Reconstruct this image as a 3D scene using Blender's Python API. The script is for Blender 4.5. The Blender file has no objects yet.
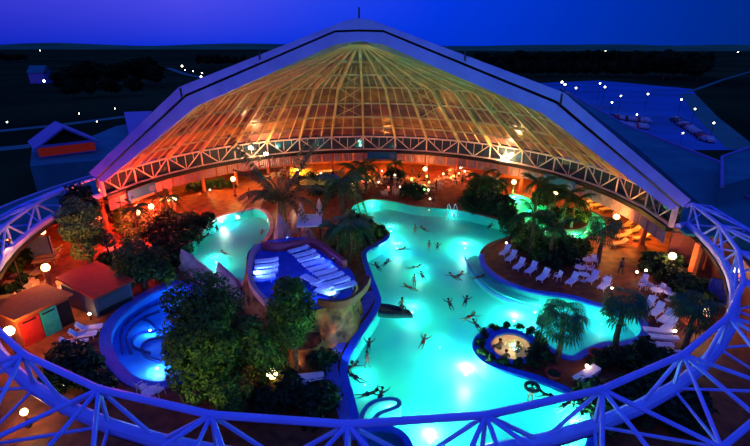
import bpy, bmesh, math, random
from mathutils import Vector, Matrix, noise
from mathutils.geometry import tessellate_polygon
random.seed(7)
SC = bpy.context.scene
COL = SC.collection
PI = math.pi
# ------------------------------------------------------------------ camera
HC = 21.0; F = 455.2; PITCH = 0.3720202
cam = bpy.data.cameras.new('camera'); camo = bpy.data.objects.new('camera', cam); COL.objects.link(camo)
camo.location = (0, 0, HC); camo.rotation_euler = (PI/2-PITCH, 0, 0)
cam.sensor_width = 36; cam.lens = F/750*36; cam.clip_end = 9000
SC.camera = camo
# ------------------------------------------------------------------ exposure
SC.view_settings.view_transform = 'Standard'; SC.view_settings.look = 'None'
SC.view_settings.exposure = 0.0; SC.view_settings.gamma = 1.0
# ------------------------------------------------------------------ world: dusk sky
def lin(r, g, b, a=1.0):
    f = lambda c: (c/255/12.92 if c/255 <= .04045 else ((c/255+.055)/1.055)**2.4)
    return (f(r), f(g), f(b), a)
W = bpy.data.worlds.new('dusk_sky'); SC.world = W; W.use_nodes = True
nt = W.node_tree; nt.nodes.clear()
def wn(t, **k):
    n = nt.nodes.new(t)
    for a, b in k.items(): setattr(n, a, b)
    return n
tc = wn('ShaderNodeTexCoord'); sx = wn('ShaderNodeSeparateXYZ'); nt.links.new(tc.outputs['Generated'], sx.inputs[0])
def ramp(inp, stops):
    r = wn('ShaderNodeValToRGB'); e = r.color_ramp.elements
    while len(e) < len(stops): e.new(.5)
    for i, (p, c) in enumerate(stops): e[i].position = p; e[i].color = c
    nt.links.new(inp, r.inputs[0]); return r.outputs[0]
mx = wn('ShaderNodeMapRange'); mx.inputs[1].default_value = -.62; mx.inputs[2].default_value = .62
nt.links.new(sx.outputs[0], mx.inputs[0])
low = ramp(mx.outputs[0], [(0, lin(12,38,190)), (.2, lin(14,48,215)), (.5, lin(0,52,225)), (.75, lin(0,48,190)), (1, lin(0,40,128))])
top = ramp(mx.outputs[0], [(0, lin(70,66,222)), (.22, lin(92,84,238)), (.42, lin(45,72,240)), (.6, lin(8,58,238)), (.8, lin(0,50,190)), (1, lin(0,40,130))])
mz = wn('ShaderNodeMapRange'); mz.inputs[1].default_value = .0; mz.inputs[2].default_value = .13
nt.links.new(sx.outputs[2], mz.inputs[0])
m1 = wn('ShaderNodeMixRGB'); nt.links.new(mz.outputs[0], m1.inputs[0]); nt.links.new(low, m1.inputs[1]); nt.links.new(top, m1.inputs[2])
mz2 = wn('ShaderNodeMapRange'); mz2.inputs[1].default_value = .15; mz2.inputs[2].default_value = .7
nt.links.new(sx.outputs[2], mz2.inputs[0])
m2 = wn('ShaderNodeMixRGB'); nt.links.new(mz2.outputs[0], m2.inputs[0]); nt.links.new(m1.outputs[0], m2.inputs[1])
m2.inputs[2].default_value = (0.016, 0.08, 0.78, 1)
bg = wn('ShaderNodeBackground'); bg.inputs[1].default_value = 1.0
nt.links.new(m2.outputs[0], bg.inputs[0])
wo = wn('ShaderNodeOutputWorld'); nt.links.new(bg.outputs[0], wo.inputs[0])
# afterglow of the western sky behind the viewer: a very weak, very wide lavender sun
sl = bpy.data.lights.new('afterglow', 'SUN'); sl.energy = .22; sl.angle = 1.2; sl.color = (.42, .26, 1.0)
so = bpy.data.objects.new('afterglow', sl); COL.objects.link(so); so.rotation_euler = (math.radians(62), 0, math.radians(-18))

# ------------------------------------------------------------------ pixel -> ground helper
CP, SP = math.cos(PITCH), math.sin(PITCH)
def at(px, py, z=0.0):
    u = (px-375)/F; v = -(py-223)/F
    r = Vector((u, CP+v*SP, -SP+v*CP)); t = (z-HC)/r.z
    return Vector((r.x*t, r.y*t, z))
def atl(l, z=0.0): return [at(a, b, z) for a, b in l]
def yawpx(a, b, z=0):
    p, q = at(*a, z), at(*b, z); return math.atan2(q.y-p.y, q.x-p.x)
# ------------------------------------------------------------------ materials
MATS = {}
def mat(name, c, rough=.7, metal=0, c2=None, scale=3.0, bump=0, emit=None, es=0, spec=.12, detail=3):
    if name in MATS: return MATS[name]
    m = bpy.data.materials.new(name); m.use_nodes = True; t = m.node_tree; b = t.nodes['Principled BSDF']
    b.inputs['Roughness'].default_value = rough; b.inputs['Metallic'].default_value = metal
    b.inputs['Specular IOR Level'].default_value = spec
    co = t.nodes.new('ShaderNodeTexCoord'); n = t.nodes.new('ShaderNodeTexNoise'); n.inputs['Scale'].default_value = scale; n.inputs['Detail'].default_value = detail
    t.links.new(co.outputs['Object'], n.inputs['Vector'])
    r = t.nodes.new('ShaderNodeValToRGB'); r.color_ramp.elements[0].position = .35; r.color_ramp.elements[1].position = .65
    c2 = c2 or tuple(x*.8 for x in c)
    r.color_ramp.elements[0].color = (*c2[:3], 1); r.color_ramp.elements[1].color = (*c[:3], 1)
    t.links.new(n.outputs[0], r.inputs[0]); t.links.new(r.outputs[0], b.inputs['Base Color'])
    if bump:
        bp = t.nodes.new('ShaderNodeBump'); bp.inputs['Strength'].default_value = bump; bp.inputs['Distance'].default_value = .2
        t.links.new(n.outputs[0], bp.inputs['Height']); t.links.new(bp.outputs[0], b.inputs['Normal'])
    if emit:
        b.inputs['Emission Color'].default_value = (*emit[:3], 1); b.inputs['Emission Strength'].default_value = es
    MATS[name] = m; return m
def glow_mat(name, c, s, through=.5):
    m = bpy.data.materials.new(name); m.use_nodes = True; t = m.node_tree; t.nodes.clear()
    e = t.nodes.new('ShaderNodeEmission'); e.inputs[0].default_value = (*c, 1); e.inputs[1].default_value = s
    n = t.nodes.new('ShaderNodeTexNoise'); n.inputs['Scale'].default_value = 2
    tr = t.nodes.new('ShaderNodeBsdfTransparent'); mi = t.nodes.new('ShaderNodeMixShader'); mi.inputs[0].default_value = 1-through
    o = t.nodes.new('ShaderNodeOutputMaterial')
    t.links.new(tr.outputs[0], mi.inputs[1]); t.links.new(e.outputs[0], mi.inputs[2]); t.links.new(mi.outputs[0], o.inputs[0])
    return m
def glass_mat(name, tint, fac_ior=1.33, rough=.06, bump=.25, scale=2.2, haze=None, hz=0.0):
    m = bpy.data.materials.new(name); m.use_nodes = True; t = m.node_tree; t.nodes.clear()
    tr = t.nodes.new('ShaderNodeBsdfTransparent'); tr.inputs[0].default_value = (*tint, 1)
    g = t.nodes.new('ShaderNodeBsdfGlossy'); g.inputs['Roughness'].default_value = rough
    fr = t.nodes.new('ShaderNodeFresnel'); fr.inputs[0].default_value = fac_ior
    n = t.nodes.new('ShaderNodeTexNoise'); n.inputs['Scale'].default_value = scale; co = t.nodes.new('ShaderNodeTexCoord')
    t.links.new(co.outputs['Object'], n.inputs['Vector'])
    bp = t.nodes.new('ShaderNodeBump'); bp.inputs['Strength'].default_value = bump; bp.inputs['Distance'].default_value = .1
    t.links.new(n.outputs[0], bp.inputs['Height']); t.links.new(bp.outputs[0], g.inputs['Normal']); t.links.new(bp.outputs[0], fr.inputs['Normal'])
    mi = t.nodes.new('ShaderNodeMixShader'); o = t.nodes.new('ShaderNodeOutputMaterial')
    base = tr.outputs[0]
    if haze:
        d = t.nodes.new('ShaderNodeBsdfTranslucent'); d.inputs[0].default_value = (*haze, 1); m0 = t.nodes.new('ShaderNodeMixShader'); m0.inputs[0].default_value = hz
        t.links.new(tr.outputs[0], m0.inputs[1]); t.links.new(d.outputs[0], m0.inputs[2]); base = m0.outputs[0]
    t.links.new(fr.outputs[0], mi.inputs[0]); t.links.new(base, mi.inputs[1]); t.links.new(g.outputs[0], mi.inputs[2]); t.links.new(mi.outputs[0], o.inputs[0])
    return m
STEEL = mat('white_painted_steel', (.72,.72,.76), .45, scale=.8)
ARCHM = mat('blue_lit_arch_cladding', (.23,.25,.74), .5, c2=(.19,.21,.64), scale=.5)  # pale cladding with the blue dusk light put into its colour
DARKM = mat('black_rubber_gutter', (.012,.012,.015), .7)
RIBM = mat('tan_laminated_rib', (.5,.39,.17), .5, c2=(.34,.3,.13), scale=.6)
TRUSSM = mat('pale_truss_paint', (.62,.48,.42), .5)
FASM = mat('ribbed_fascia_cloth', (.30,.20,.23), .8)
TERRA = mat('terracotta_paving', (.28,.075,.022), .55, c2=(.12,.03,.012), scale=1.1, bump=.1, detail=8)
COPING = mat('blue_lit_mosaic_coping', (.035,.14,.60), .35, c2=(.02,.09,.45), scale=6)  # grey-blue tile with the glow of blue lights put into its colour
BASIN = mat('turquoise_mosaic_basin', (.03,.55,.45), .5, c2=(.008,.27,.46), scale=.16, detail=2)
BASINB = mat('blue_mosaic_basin', (.04,.30,.85), .5, c2=(.03,.22,.7), scale=.8)
BASING = mat('green_mosaic_basin', (.10,.70,.38), .5, c2=(.05,.5,.3), scale=.8)
WATER = glass_mat('clear_pool_water', (.72,.98,.97), haze=(.05,.72,.68), hz=.30)
WATERC = glass_mat('clear_shallow_water', (.78,.95,1.0))
ROCK = mat('sandstone_rock', (.30,.14,.045), .85, c2=(.06,.028,.015), scale=1.3, bump=.9, detail=8)
PINKROCK = mat('pink_rendered_rock', (.62,.40,.36), .8, c2=(.45,.26,.24), scale=1.2, bump=.4)
DECKBLUE = mat('blue_sun_deck', (.035,.10,.5), .6, c2=(.02,.06,.36), scale=2)
BROWN = mat('brown_parapet', (.22,.08,.04), .6)
WHITEP = mat('white_plastic', (.85,.84,.86), .35, scale=5)
GREYT = mat('pale_cushion', (.6,.62,.75), .8, scale=5)
BARK = mat('palm_bark', (.14,.09,.05), .9, c2=(.07,.045,.03), scale=6, bump=.6)
LEAF = mat('broad_green_leaf', (.12,.23,.02), .5, c2=(.012,.045,.008), scale=1.3)
LEAFY = mat('speckled_green_leaf', (.22,.36,.07), .5, c2=(.01,.03,.01), scale=4)
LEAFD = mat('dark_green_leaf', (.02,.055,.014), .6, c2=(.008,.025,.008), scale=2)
PALML = mat('palm_frond_green', (.055,.15,.02), .5, c2=(.02,.06,.012), scale=2)
LAND = mat('dark_night_field', (.03,.055,.016), 1, c2=(.012,.022,.008), scale=.012, detail=6, spec=0)
FOREST = mat('forest_leaf', (.015,.035,.010), 1, c2=(.005,.012,.004), scale=.3, spec=0)
ROOFB = mat('teal_lit_roof_felt', (.03,.22,.19), .8, c2=(.02,.16,.15), scale=.25)  # teal light on the roofs is put into the colour as a green bias
ROOFL = mat('light_metal_roof', (.22,.20,.42), .5, scale=.4)
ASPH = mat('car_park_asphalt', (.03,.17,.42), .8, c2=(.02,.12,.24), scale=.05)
ROADM = mat('pale_road', (.05,.22,.14), .9, scale=.1)
WALLO = mat('orange_render', (.42,.14,.05), .8, c2=(.32,.1,.04), scale=.7)
SKIN = mat('skin', (.14,.07,.045), .6, scale=8)  # darkened so figures read as silhouettes
HAIR = mat('dark_hair', (.02,.013,.01), .8)
SUITR = mat('dark_swimwear', (.03,.03,.06), .7)
SUITB = mat('red_swimwear', (.4,.03,.04), .7)
METALD = mat('dark_post_metal', (.05,.04,.04), .5, .5)
# ------------------------------------------------------------------ mesh builder
class MB:
    def __init__(s): s.v = []; s.f = []
    def add(s, vs, fs):
        o = len(s.v); s.v += [Vector(p) for p in vs]; s.f += [tuple(i+o for i in f) for f in fs]; return s
    def box(s, c, d, rz=0, M=None):
        x, y, z = d[0]/2, d[1]/2, d[2]/2
        R = Matrix.Rotation(rz, 3, 'Z'); c = Vector(c)
        vs = [c+R@Vector((a*x, b*y, e*z)) for a, b, e in ((-1,-1,-1),(1,-1,-1),(1,1,-1),(-1,1,-1),(-1,-1,1),(1,-1,1),(1,1,1),(-1,1,1))]
        if M: vs = [M@p for p in vs]
        return s.add(vs, [(0,3,2,1),(4,5,6,7),(0,1,5,4),(1,2,6,5),(2,3,7,6),(3,0,4,7)])
    def path(s, pts, r, n=6, cap=True, sq=None):
        pts = [Vector(p) for p in pts]; rs = r if isinstance(r, (list, tuple)) else [r]*len(pts)
        rings = []
        for i, p in enumerate(pts):
            a = pts[max(0, i-1)]; b = pts[min(len(pts)-1, i+1)]; d = (b-a).normalized()
            up = Vector((0,0,1)) if abs(d.z) < .95 else Vector((0,1,0))
            x = d.cross(up).normalized(); y = x.cross(d).normalized()
            if sq: rings.append([p+x*(sx_*sq[0]/2)+y*(sy_*sq[1]/2) for sx_, sy_ in ((-1,-1),(1,-1),(1,1),(-1,1))])
            else: rings.append([p+(x*math.cos(2*PI*k/n)+y*math.sin(2*PI*k/n))*rs[i] for k in range(n)])
        m = len(rings[0]); vs = [q for g in rings for q in g]; fs = []
        for i in range(len(rings)-1):
            for k in range(m): fs.append((i*m+k, i*m+(k+1)%m, (i+1)*m+(k+1)%m, (i+1)*m+k))
        if cap: fs.append(tuple(range(m))[::-1]); fs.append(tuple((len(rings)-1)*m+k for k in range(m)))
        return s.add(vs, fs)
    def prism(s, poly, z0, z1):
        p = [Vector((a[0], a[1], 0)) for a in poly]; n = len(p)
        area = sum(p[i].x*p[(i+1)%n].y-p[(i+1)%n].x*p[i].y for i in range(n))
        if area < 0: p = p[::-1]
        tr = tessellate_polygon([p]); vs = [(q.x,q.y,z0) for q in p]+[(q.x,q.y,z1) for q in p]; fs = []
        for t in tr:
            a, b, c = t
            if (p[b]-p[a]).cross(p[c]-p[a]).z < 0: a, b, c = c, b, a
            fs.append((a+n, b+n, c+n)); fs.append((c, b, a))
        for i in range(n): j = (i+1)%n; fs.append((i, j, j+n, i+n))
        return s.add(vs, fs)
    def lathe(s, prof, n=16, c=(0,0,0)):
        c = Vector(c); vs = []; fs = []
        for r, z in prof:
            for k in range(n): vs.append(c+Vector((r*math.cos(2*PI*k/n), r*math.sin(2*PI*k/n), z)))
        for i in range(len(prof)-1):
            for k in range(n): fs.append((i*n+k, i*n+(k+1)%n, (i+1)*n+(k+1)%n, (i+1)*n+k))
        fs.append(tuple(range(n))[::-1]); fs.append(tuple((len(prof)-1)*n+k for k in range(n)))
        return s.add(vs, fs)
    def build(s, name, m, parent=None, world=False, smooth=False):
        me = bpy.data.meshes.new(name)
        off = wloc(parent) if (world and parent) else Vector()
        me.from_pydata([p-off for p in s.v], [], s.f); me.materials.append(m); me.update()
        if smooth: me.polygons.foreach_set('use_smooth', [True]*len(me.polygons))
        o = bpy.data.objects.new(name, me); COL.objects.link(o)
        if parent: o.parent = parent
        return o
def wloc(o):
    v = Vector()
    while o: v += o.location; o = o.parent
    return v
def tag(o, label=None, cat=None, group=None, kind=None):
    if label: o['label'] = label
    if cat: o['category'] = cat
    if group: o['group'] = group
    if kind: o['kind'] = kind
    return o
def thing(name, label, cat, loc=(0,0,0), rz=0, group=None):
    o = bpy.data.objects.new(name, None); COL.objects.link(o); o.location = loc; o.rotation_euler = (0,0,rz); o.empty_display_size = .3
    return tag(o, label, cat, group)
def struct(o): o['kind'] = 'structure'; return o
def dup(root, loc, rz=0, label=None, group=None, sc=None):
    r = root.copy(); COL.objects.link(r); r.location = loc; r.rotation_euler = (0,0,rz)
    if sc: r.scale = (sc,sc,sc) if not isinstance(sc, tuple) else sc
    if label: r['label'] = label
    if group: r['group'] = group
    for ch in list(root.children):
        c = ch.copy(); COL.objects.link(c); c.parent = r
        for g in list(ch.children):
            d = g.copy(); COL.objects.link(d); d.parent = c
    return r
def lamp(name, loc, w, c, rad=.12, parent=None, spot=None, aim=None):
    l = bpy.data.lights.new(name, 'SPOT' if spot else 'POINT'); l.energy = w; l.color = c; l.shadow_soft_size = rad
    if spot: l.spot_size = math.radians(spot); l.spot_blend = .6
    o = bpy.data.objects.new(name, l); COL.objects.link(o); o.location = loc
    if parent: o.parent = parent
    if aim is not None: o.rotation_euler = (Vector(aim)-(wloc(parent)+Vector(loc) if parent else Vector(loc))).to_track_quat('-Z','Y').to_euler()
    return o
class Proto:      # builds a thing once; the first placement uses it, later ones copy it
    def __init__(s, maker): s.maker = maker; s.root = None
    def put(s, loc, rz=0, label=None, group=None, sc=None):
        if s.root is None:
            s.root = s.maker(); r = s.root; r.location = loc; r.rotation_euler = (0,0,rz)
            if sc: r.scale = (sc,sc,sc) if not isinstance(sc, tuple) else sc
            if label: r['label'] = label
            if group: r['group'] = group
            return r
        return dup(s.root, loc, rz, label, group, sc)
def smooth_poly(pts, it=2):
    pts = [Vector((p[0], p[1], 0)) for p in pts]
    for _ in range(it):
        q = []
        for i in range(len(pts)):
            a, b = pts[i], pts[(i+1)%len(pts)]; q += [a*.75+b*.25, a*.25+b*.75]
        pts = q
    return pts
def offset(poly, d):
    n = len(poly); out = []
    A = sum(poly[i].x*poly[(i+1)%n].y-poly[(i+1)%n].x*poly[i].y for i in range(n)); s = 1 if A > 0 else -1
    for i in range(n):
        a, b = poly[i-1], poly[(i+1)%n]; t = (b-a).normalized(); out.append(poly[i]+Vector((t.y, -t.x, 0))*d*s)
    return out

# ================================================================== SETTING
# ---- pools outlines (world metres)
MAIN = smooth_poly(atl([(358,203),(372,199),(395,201),(412,206),(440,208),(463,210),(500,220),(513,224),(512,236),(492,242),(480,250),(478,262),(488,274),(502,283),(522,291),(541,295),(571,298),(600,308),(628,312),(641,322),(641,336),(622,343),(600,342),(580,352),(570,358),(553,350),(530,335),(500,326),(480,331),(470,345),(478,361),(500,371),(540,382),(570,395),(588,408),(591,425),(580,462),(375,462),(362,428),(355,400),(345,366),(360,338),(383,305),(379,292),(372,275),(367,260),(366,252),(378,246),(389,240),(391,233),(380,225),(364,218),(352,213),(351,207)]), 2)
LEFTP = smooth_poly(atl([(183,250),(196,240),(210,222),(225,215),(245,211),(258,208),(268,215),(271,230),(262,243),(254,252),(249,262),(246,278),(235,290),(215,290),(200,280),(186,266)]), 2)
BLUEP = smooth_poly(atl([(110,340),(115,322),(133,305),(158,290),(180,283),(205,300),(210,340),(185,375),(160,384),(135,379),(117,360)]), 2)
GREENP = smooth_poly(atl([(505,198),(512,193),(528,197),(540,205),(560,207),(585,209),(603,216),(607,226),(596,236),(575,241),(550,238),(532,230),(515,215)]), 2)
JAC = smooth_poly(atl([(489,345),(495,336),(510,333),(526,338),(533,348),(528,358),(514,361),(498,357)]), 2)
GISL = smooth_poly(atl([(548,214),(560,212),(580,214),(590,220),(586,227),(568,231),(550,227),(540,219)]), 2)
holes = [MAIN, LEFTP, BLUEP, GREENP, JAC]
CC = Vector((-1.3, 46.9, 0)); RO = 41.0
outer = [CC+Vector((RO*math.cos(2*PI*k/96), RO*math.sin(2*PI*k/96), 0)) for k in range(96)]
def flat(polys, z, name, m):
    allp = [p for g in polys for p in g]
    tr = tessellate_polygon(polys); fs = []
    for a, b, c in tr:
        if (allp[b]-allp[a]).cross(allp[c]-allp[a]).z < 0: a, b, c = c, b, a
        fs.append((a, b, c))
    mb = MB(); mb.add([(p.x, p.y, z) for p in allp], fs); return mb.build(name, m)
struct(flat([outer]+holes, 0, 'floor', TERRA))
big = [Vector((6000*math.cos(2*PI*k/48), 6000*math.sin(2*PI*k/48), 0)) for k in range(48)]
struct(flat([big, [CC+(p-CC)*.999 for p in outer]], -.02, 'ground', LAND))
def pool(name, label, poly, depth, bm_, wl=-.14, cop=.55, cmat=COPING, wmat=None, island=None, split=None):
    c = sum(poly, Vector())/len(poly)
    T = thing(name, label, 'swimming pool', (c.x, c.y, 0))
    n = len(poly); inn = offset(poly, .02); m = MB()
    rings = [poly+[]] ; vs = [(p.x,p.y,-.01) for p in inn]+[(p.x,p.y,-depth) for p in inn]
    fs = [(i, (i+1)%n, n+(i+1)%n, n+i) for i in range(n)]
    tr = tessellate_polygon([inn]);
    for a, b, d in tr:
        if (inn[b]-inn[a]).cross(inn[d]-inn[a]).z < 0: a, b, d = d, b, a
        fs.append((n+a, n+b, n+d))
    m.add(vs, fs); m.build('basin', bm_, T, True)
    w = MB(); wp = [inn] if island is None else [inn, island]
    allp = [p for g in wp for p in g]; fs = []
    for a, b, d in tessellate_polygon(wp):
        if (allp[b]-allp[a]).cross(allp[d]-allp[a]).z < 0: a, b, d = d, b, a
        fs.append((a, b, d))
    w.add([(p.x,p.y,wl) for p in allp], fs); w.build('water', wmat or WATER, T, True)
    k = MB(); o2 = offset(poly, cop)
    vs = [(p.x,p.y,-.1) for p in poly]+[(p.x,p.y,.1) for p in poly]+[(p.x,p.y,.12) for p in o2]+[(p.x,p.y,.005) for p in o2]
    fs = []
    for i in range(n):
        j = (i+1)%n
        for q in range(3): fs.append((q*n+i, q*n+j, (q+1)*n+j, (q+1)*n+i))
    if split is None: k.add(vs, fs); k.build('coping', cmat, T, True)
    else:
        for far in (0, 1):  # near part has the blue light in its colour, far part is brown
            sel = [f for f in fs if (sum(vs[i][1] for i in f)/4 > split-.5*sum(vs[i][0] for i in f)/4) == bool(far)]
            ids = sorted({i for f in sel for i in f}); mp = {a: b for b, a in enumerate(ids)}; k = MB()
            k.add([vs[i] for i in ids], [tuple(mp[i] for i in f) for f in sel]); o_ = k.build('coping', BROWN if far else cmat, T, True); o_['label'] = 'brown stone coping' if far else 'tiled coping tinted as lit by blue lights'
    return T
PM = pool('main_pool', 'large winding turquoise pool filling the middle of the hall', MAIN, 1.35, BASIN, split=50.5)
PL = pool('lagoon_pool', 'pale green lagoon pool behind the sun terrace on the left', LEFTP, 1.2, BASIN, cop=.45, cmat=PINKROCK)
PB = pool('wading_pool', 'round blue wading pool with curved step lines on the left', BLUEP, .7, BASINB, cop=.8, wmat=WATERC)
PG = pool('current_channel', 'narrow green-lit current channel curling round a planted island', GREENP, 1.1, BASING, cop=.3, cmat=BROWN, island=GISL)
PJ = pool('whirlpool_tub', 'small round whirlpool with warm glowing water and blue rim', JAC, .9, mat('peach_mosaic', (.75,.45,.3), .6), wl=-.08, cop=.5)
m = MB(); m.prism(GISL, -1.1, .06); m.build('planted_island', mat('dark_soil', (.06,.035,.02), .95), PG, True)
# underwater details
def ribbon(l, z0, z1, w, name, m_, par, it=2):
    p = [at(a, b, z1) for a, b in l]
    for _ in range(it): 
        q = [p[0]]
        for i in range(len(p)-1): q += [p[i]*.75+p[i+1]*.25, p[i]*.25+p[i+1]*.75]
        p = q+[p[-1]]
    mb = MB(); mb.path([(v.x, v.y, (z0+z1)/2) for v in p], 1, sq=(w, z1-z0)); return mb.build(name, m_, par, True)
SHELF = smooth_poly(atl([(466,256),(472,270),(488,287),(510,298),(536,305),(540,298),(522,293),(504,286),(490,276),(481,264),(480,254)], -.5), 1)
MB().prism(SHELF, -1.33, -.5).build('underwater_ledge', BASIN, PM, True)
ribbon([(465,255),(471,271),(488,289),(510,300),(538,308)], -.5, -.2, .18, 'ledge_rim', COPING, PM)
ribbon([(361,419),(364,408),(376,400),(392,398),(400,401),(398,407),(380,412),(373,420)], -1.3, .12, .3, 'curved_bench_wall', mat('teal_tile', (.05,.35,.42), .4), PM)
ribbon([(358,432),(380,426),(398,430),(408,440),(411,452)], -1.3, .05, .4, 'round_bench_wall', COPING, PM)
for l in ([(122,352),(119,330),(133,315),(155,303),(178,297)], [(131,353),(124,335),(140,317),(160,310)], [(150,352),(128,345),(140,330),(158,331),(150,320),(142,318)], [(178,335),(150,337),(140,345),(144,356),(160,360)]):
    ribbon(l, -.7, -.5, .14, 'step_line', mat('navy_tile', (.01,.03,.2), .5), PB)
# underwater lamps
UWG = glow_mat('underwater_lens', (.9,1,.95), 6, .3)
def uwl(px, py, w, c=(.45,1,.74), where='', z=-.7, rad=.2):
    p = at(px, py, z)
    t = thing('underwater_lamp', 'glowing underwater pool lamp '+where, 'underwater light', p)
    if w < 800 and z == -.7: z = -.9; p.z = z; t.location = p; rad = .04  # dim lamps are added to even out the pool's glow
    k_ = .045 if z == -.9 else .1; MB().lathe([(k_,-.06),(k_,-.05),(k_,.0),(k_*.5,.03)], 12).build('lens', UWG, t)
    lamp('bulb', (0,0,.18), w*(.62 if z < -.6 else 1), c, rad, t)
    return t
for a in [(391,231,900,'beside the palm peninsula tip'),(397,248,1500,'below the palm peninsula'),(465,248,2600,'at the far right edge of the big pool'),(412,312,900,'beside the rocky spit'),(466,374,7000,'left of the round whirlpool, strongest one'),
          (514,321,3000,'just behind the round whirlpool'),(535,312,900,'at the end of the underwater ledge'),(430,441,4000,'at the bottom edge of the view'),(575,430,2600,'near the bottom right pool wall'),(365,382,260,'added as fill along the lower left pool wall'),
          (372,205,420,'added as fill in the shallow far bay of the pool'),(452,214,300,'added as fill under the two fountain posts'),(500,289,350,'added as fill on the curved underwater ledge'),(602,322,420,'added as fill under the fan palms on the right arm'),
          (420,272,420,'added as fill in the middle of the swimmers'),(440,345,160,'added as fill in the open middle water'),(352,214,200,'added as fill behind the peninsula palms'),(390,412,420,'added as fill beside the curved bench')]:
    uwl(a[0], a[1], a[2], where=a[3])
uwl(222,222,3200,(.7,1,.8),'at the far end of the lagoon'); uwl(216,262,900,(.35,1,.8),'in the near half of the lagoon'); uwl(186,268,260,(.1,1,.3),'in the green corner of the lagoon',z=-.5)
uwl(157,368,300,(.6,.75,1),'by the near step of the blue wading pool',z=-.4); uwl(150,330,200,(.15,.5,1),'in the middle of the blue wading pool',z=-.4); uwl(178,300,160,(.15,.5,1),'at the far side of the blue wading pool',z=-.4)
for (a, b, w) in ((514,199,800),(530,213,500),(545,231,550),(575,237,800),(602,228,700),(592,213,500)):
    uwl(a, b, w, (.35,1,.5), 'in the green channel '+{514:'at its far left end',530:'under the leaning palms',545:'at its near left bend',575:'at its near side',602:'at its right bend',592:'at its far right side'}[a], z=-.45, rad=.15)
uwl(514,349,160,(1,.62,.32),'inside the round whirlpool',z=-.4,rad=.2)
# ================================================================== DOME
DC = Vector((-1.49, 46.752, 0)); A0 = math.radians(170.935); RR = 31.16; ZT = 6.5; ZB = 4.15
FC = Vector((-1.08, 47.04, 0)); FR = 32.63; FA0 = math.radians(-8.3); FS = math.radians(10.22)
def pol(c, r, a, z): return Vector((c.x+r*math.cos(a), c.y+r*math.sin(a), z))
def ka(k): return A0-math.radians(10)*k
DOME = thing('glass_dome', 'huge half dome of tan ribs and glass over the far half of the baths', 'dome', DC)
PROF = [(31.16, 6.5), (18.6, 15.6), (.9, 21.3)]
def prof(t):   # t 0..2 along the profile
    i = min(int(t), 1); u = t-i; a, b = PROF[i], PROF[i+1]; return a[0]+(b[0]-a[0])*u, a[1]+(b[1]-a[1])*u
# opening arch: two pale box beams with a dark joint between
ux = Vector((math.cos(A0), math.sin(A0), 0)); un = Vector((-ux.y, ux.x, 0))
if un.y > 0: un = -un
def arch_beam(prof_in, prof_out, d0, d1):
    m = MB(); vs = []
    pi = [(-r, z) for r, z in prof_in]+[(r, z) for r, z in reversed(prof_in)]
    po = [(-r, z) for r, z in prof_out]+[(r, z) for r, z in reversed(prof_out)]
    n = len(pi)
    for d in (d0, d1):
        for L in (pi, po):
            for s_, z in L: vs.append(DC+ux*(-s_)+un*d+Vector((0,0,z)))
    fs = []
    for i in range(n-1):
        fs += [(i, i+1, n+i+1, n+i), (2*n+i, 3*n+i, 3*n+i+1, 2*n+i+1), (i, 2*n+i, 2*n+i+1, i+1), (n+i, n+i+1, 3*n+i+1, 3*n+i)]
    for i in (0, n-1): fs.append((i, n+i, 3*n+i, 2*n+i))
    m.add(vs, fs); return m
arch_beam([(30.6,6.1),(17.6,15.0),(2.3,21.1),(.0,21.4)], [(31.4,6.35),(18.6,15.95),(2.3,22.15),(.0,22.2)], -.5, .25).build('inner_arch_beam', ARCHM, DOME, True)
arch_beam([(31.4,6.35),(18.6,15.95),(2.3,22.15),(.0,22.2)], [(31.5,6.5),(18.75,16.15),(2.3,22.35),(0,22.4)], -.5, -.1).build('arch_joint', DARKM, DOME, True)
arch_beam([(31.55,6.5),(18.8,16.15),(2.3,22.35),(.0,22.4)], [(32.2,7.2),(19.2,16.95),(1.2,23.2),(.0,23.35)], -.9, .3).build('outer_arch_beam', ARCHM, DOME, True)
for i, (s0, s1) in enumerate(((0, .5), (.5, 1), (1, .33), (.33, 0))): pass
MB().path([DC+Vector((0,0,23.2)), DC+Vector((0,0,24.3))], .08).build('finial', METALD, DOME, True)
for sgn in (-1, 1):
    for t, z in ((19.0, 16.4), (10, 20.1)):
        p = DC+ux*sgn*t+un*.36+Vector((0,0,z)); MB().box(p, (.12,.25,.9)).build('joint_cover', METALD, DOME, True)
# main ribs and sub ribs
def shellpt(t, a, off=0): r, z = prof(t); return pol(DC, r+off*.6, a, z+off*.8)
for k in range(19):
    a = ka(k); 
    MB().path([shellpt(t, a) for t in (0, .5, 1, 1.5, 2)], .2, sq=(.30, .5)).build('main_rib', RIBM, DOME, True)
for k in range(18):
    for f_ in (1/3, 2/3):
        p0, p1 = shellpt(0, ka(k)), shellpt(0, ka(k+1)); q0, q1 = shellpt(1, ka(k)), shellpt(1, ka(k+1)); s0, s1 = shellpt(1.55, ka(k)), shellpt(1.55, ka(k+1))
        MB().path([p0.lerp(p1, f_), q0.lerp(q1, f_), s0.lerp(s1, f_)], .1, sq=(.085, .16)).build('glazing_bar', RIBM, DOME, True)
for t in (.22, .45, .72, 1.0, 1.35, 1.65):
    MB().path([shellpt(t, ka(k)) for k in range(19)], .1, sq=(.14, .22)).build('purlin', RIBM, DOME, True)
for k in range(19):
    if k % 3 == 1 and k < 18:
        m = MB()
        for t0, t1 in ((.45,.72),(.72,1.0),(1.0,1.35)):
            m.path([shellpt(t0, ka(k)), shellpt(t1, ka(k+1))], .06, 4); m.path([shellpt(t1, ka(k)), shellpt(t0, ka(k+1))], .06, 4)
        m.build('cross_bracing', RIBM, DOME, True)
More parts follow.
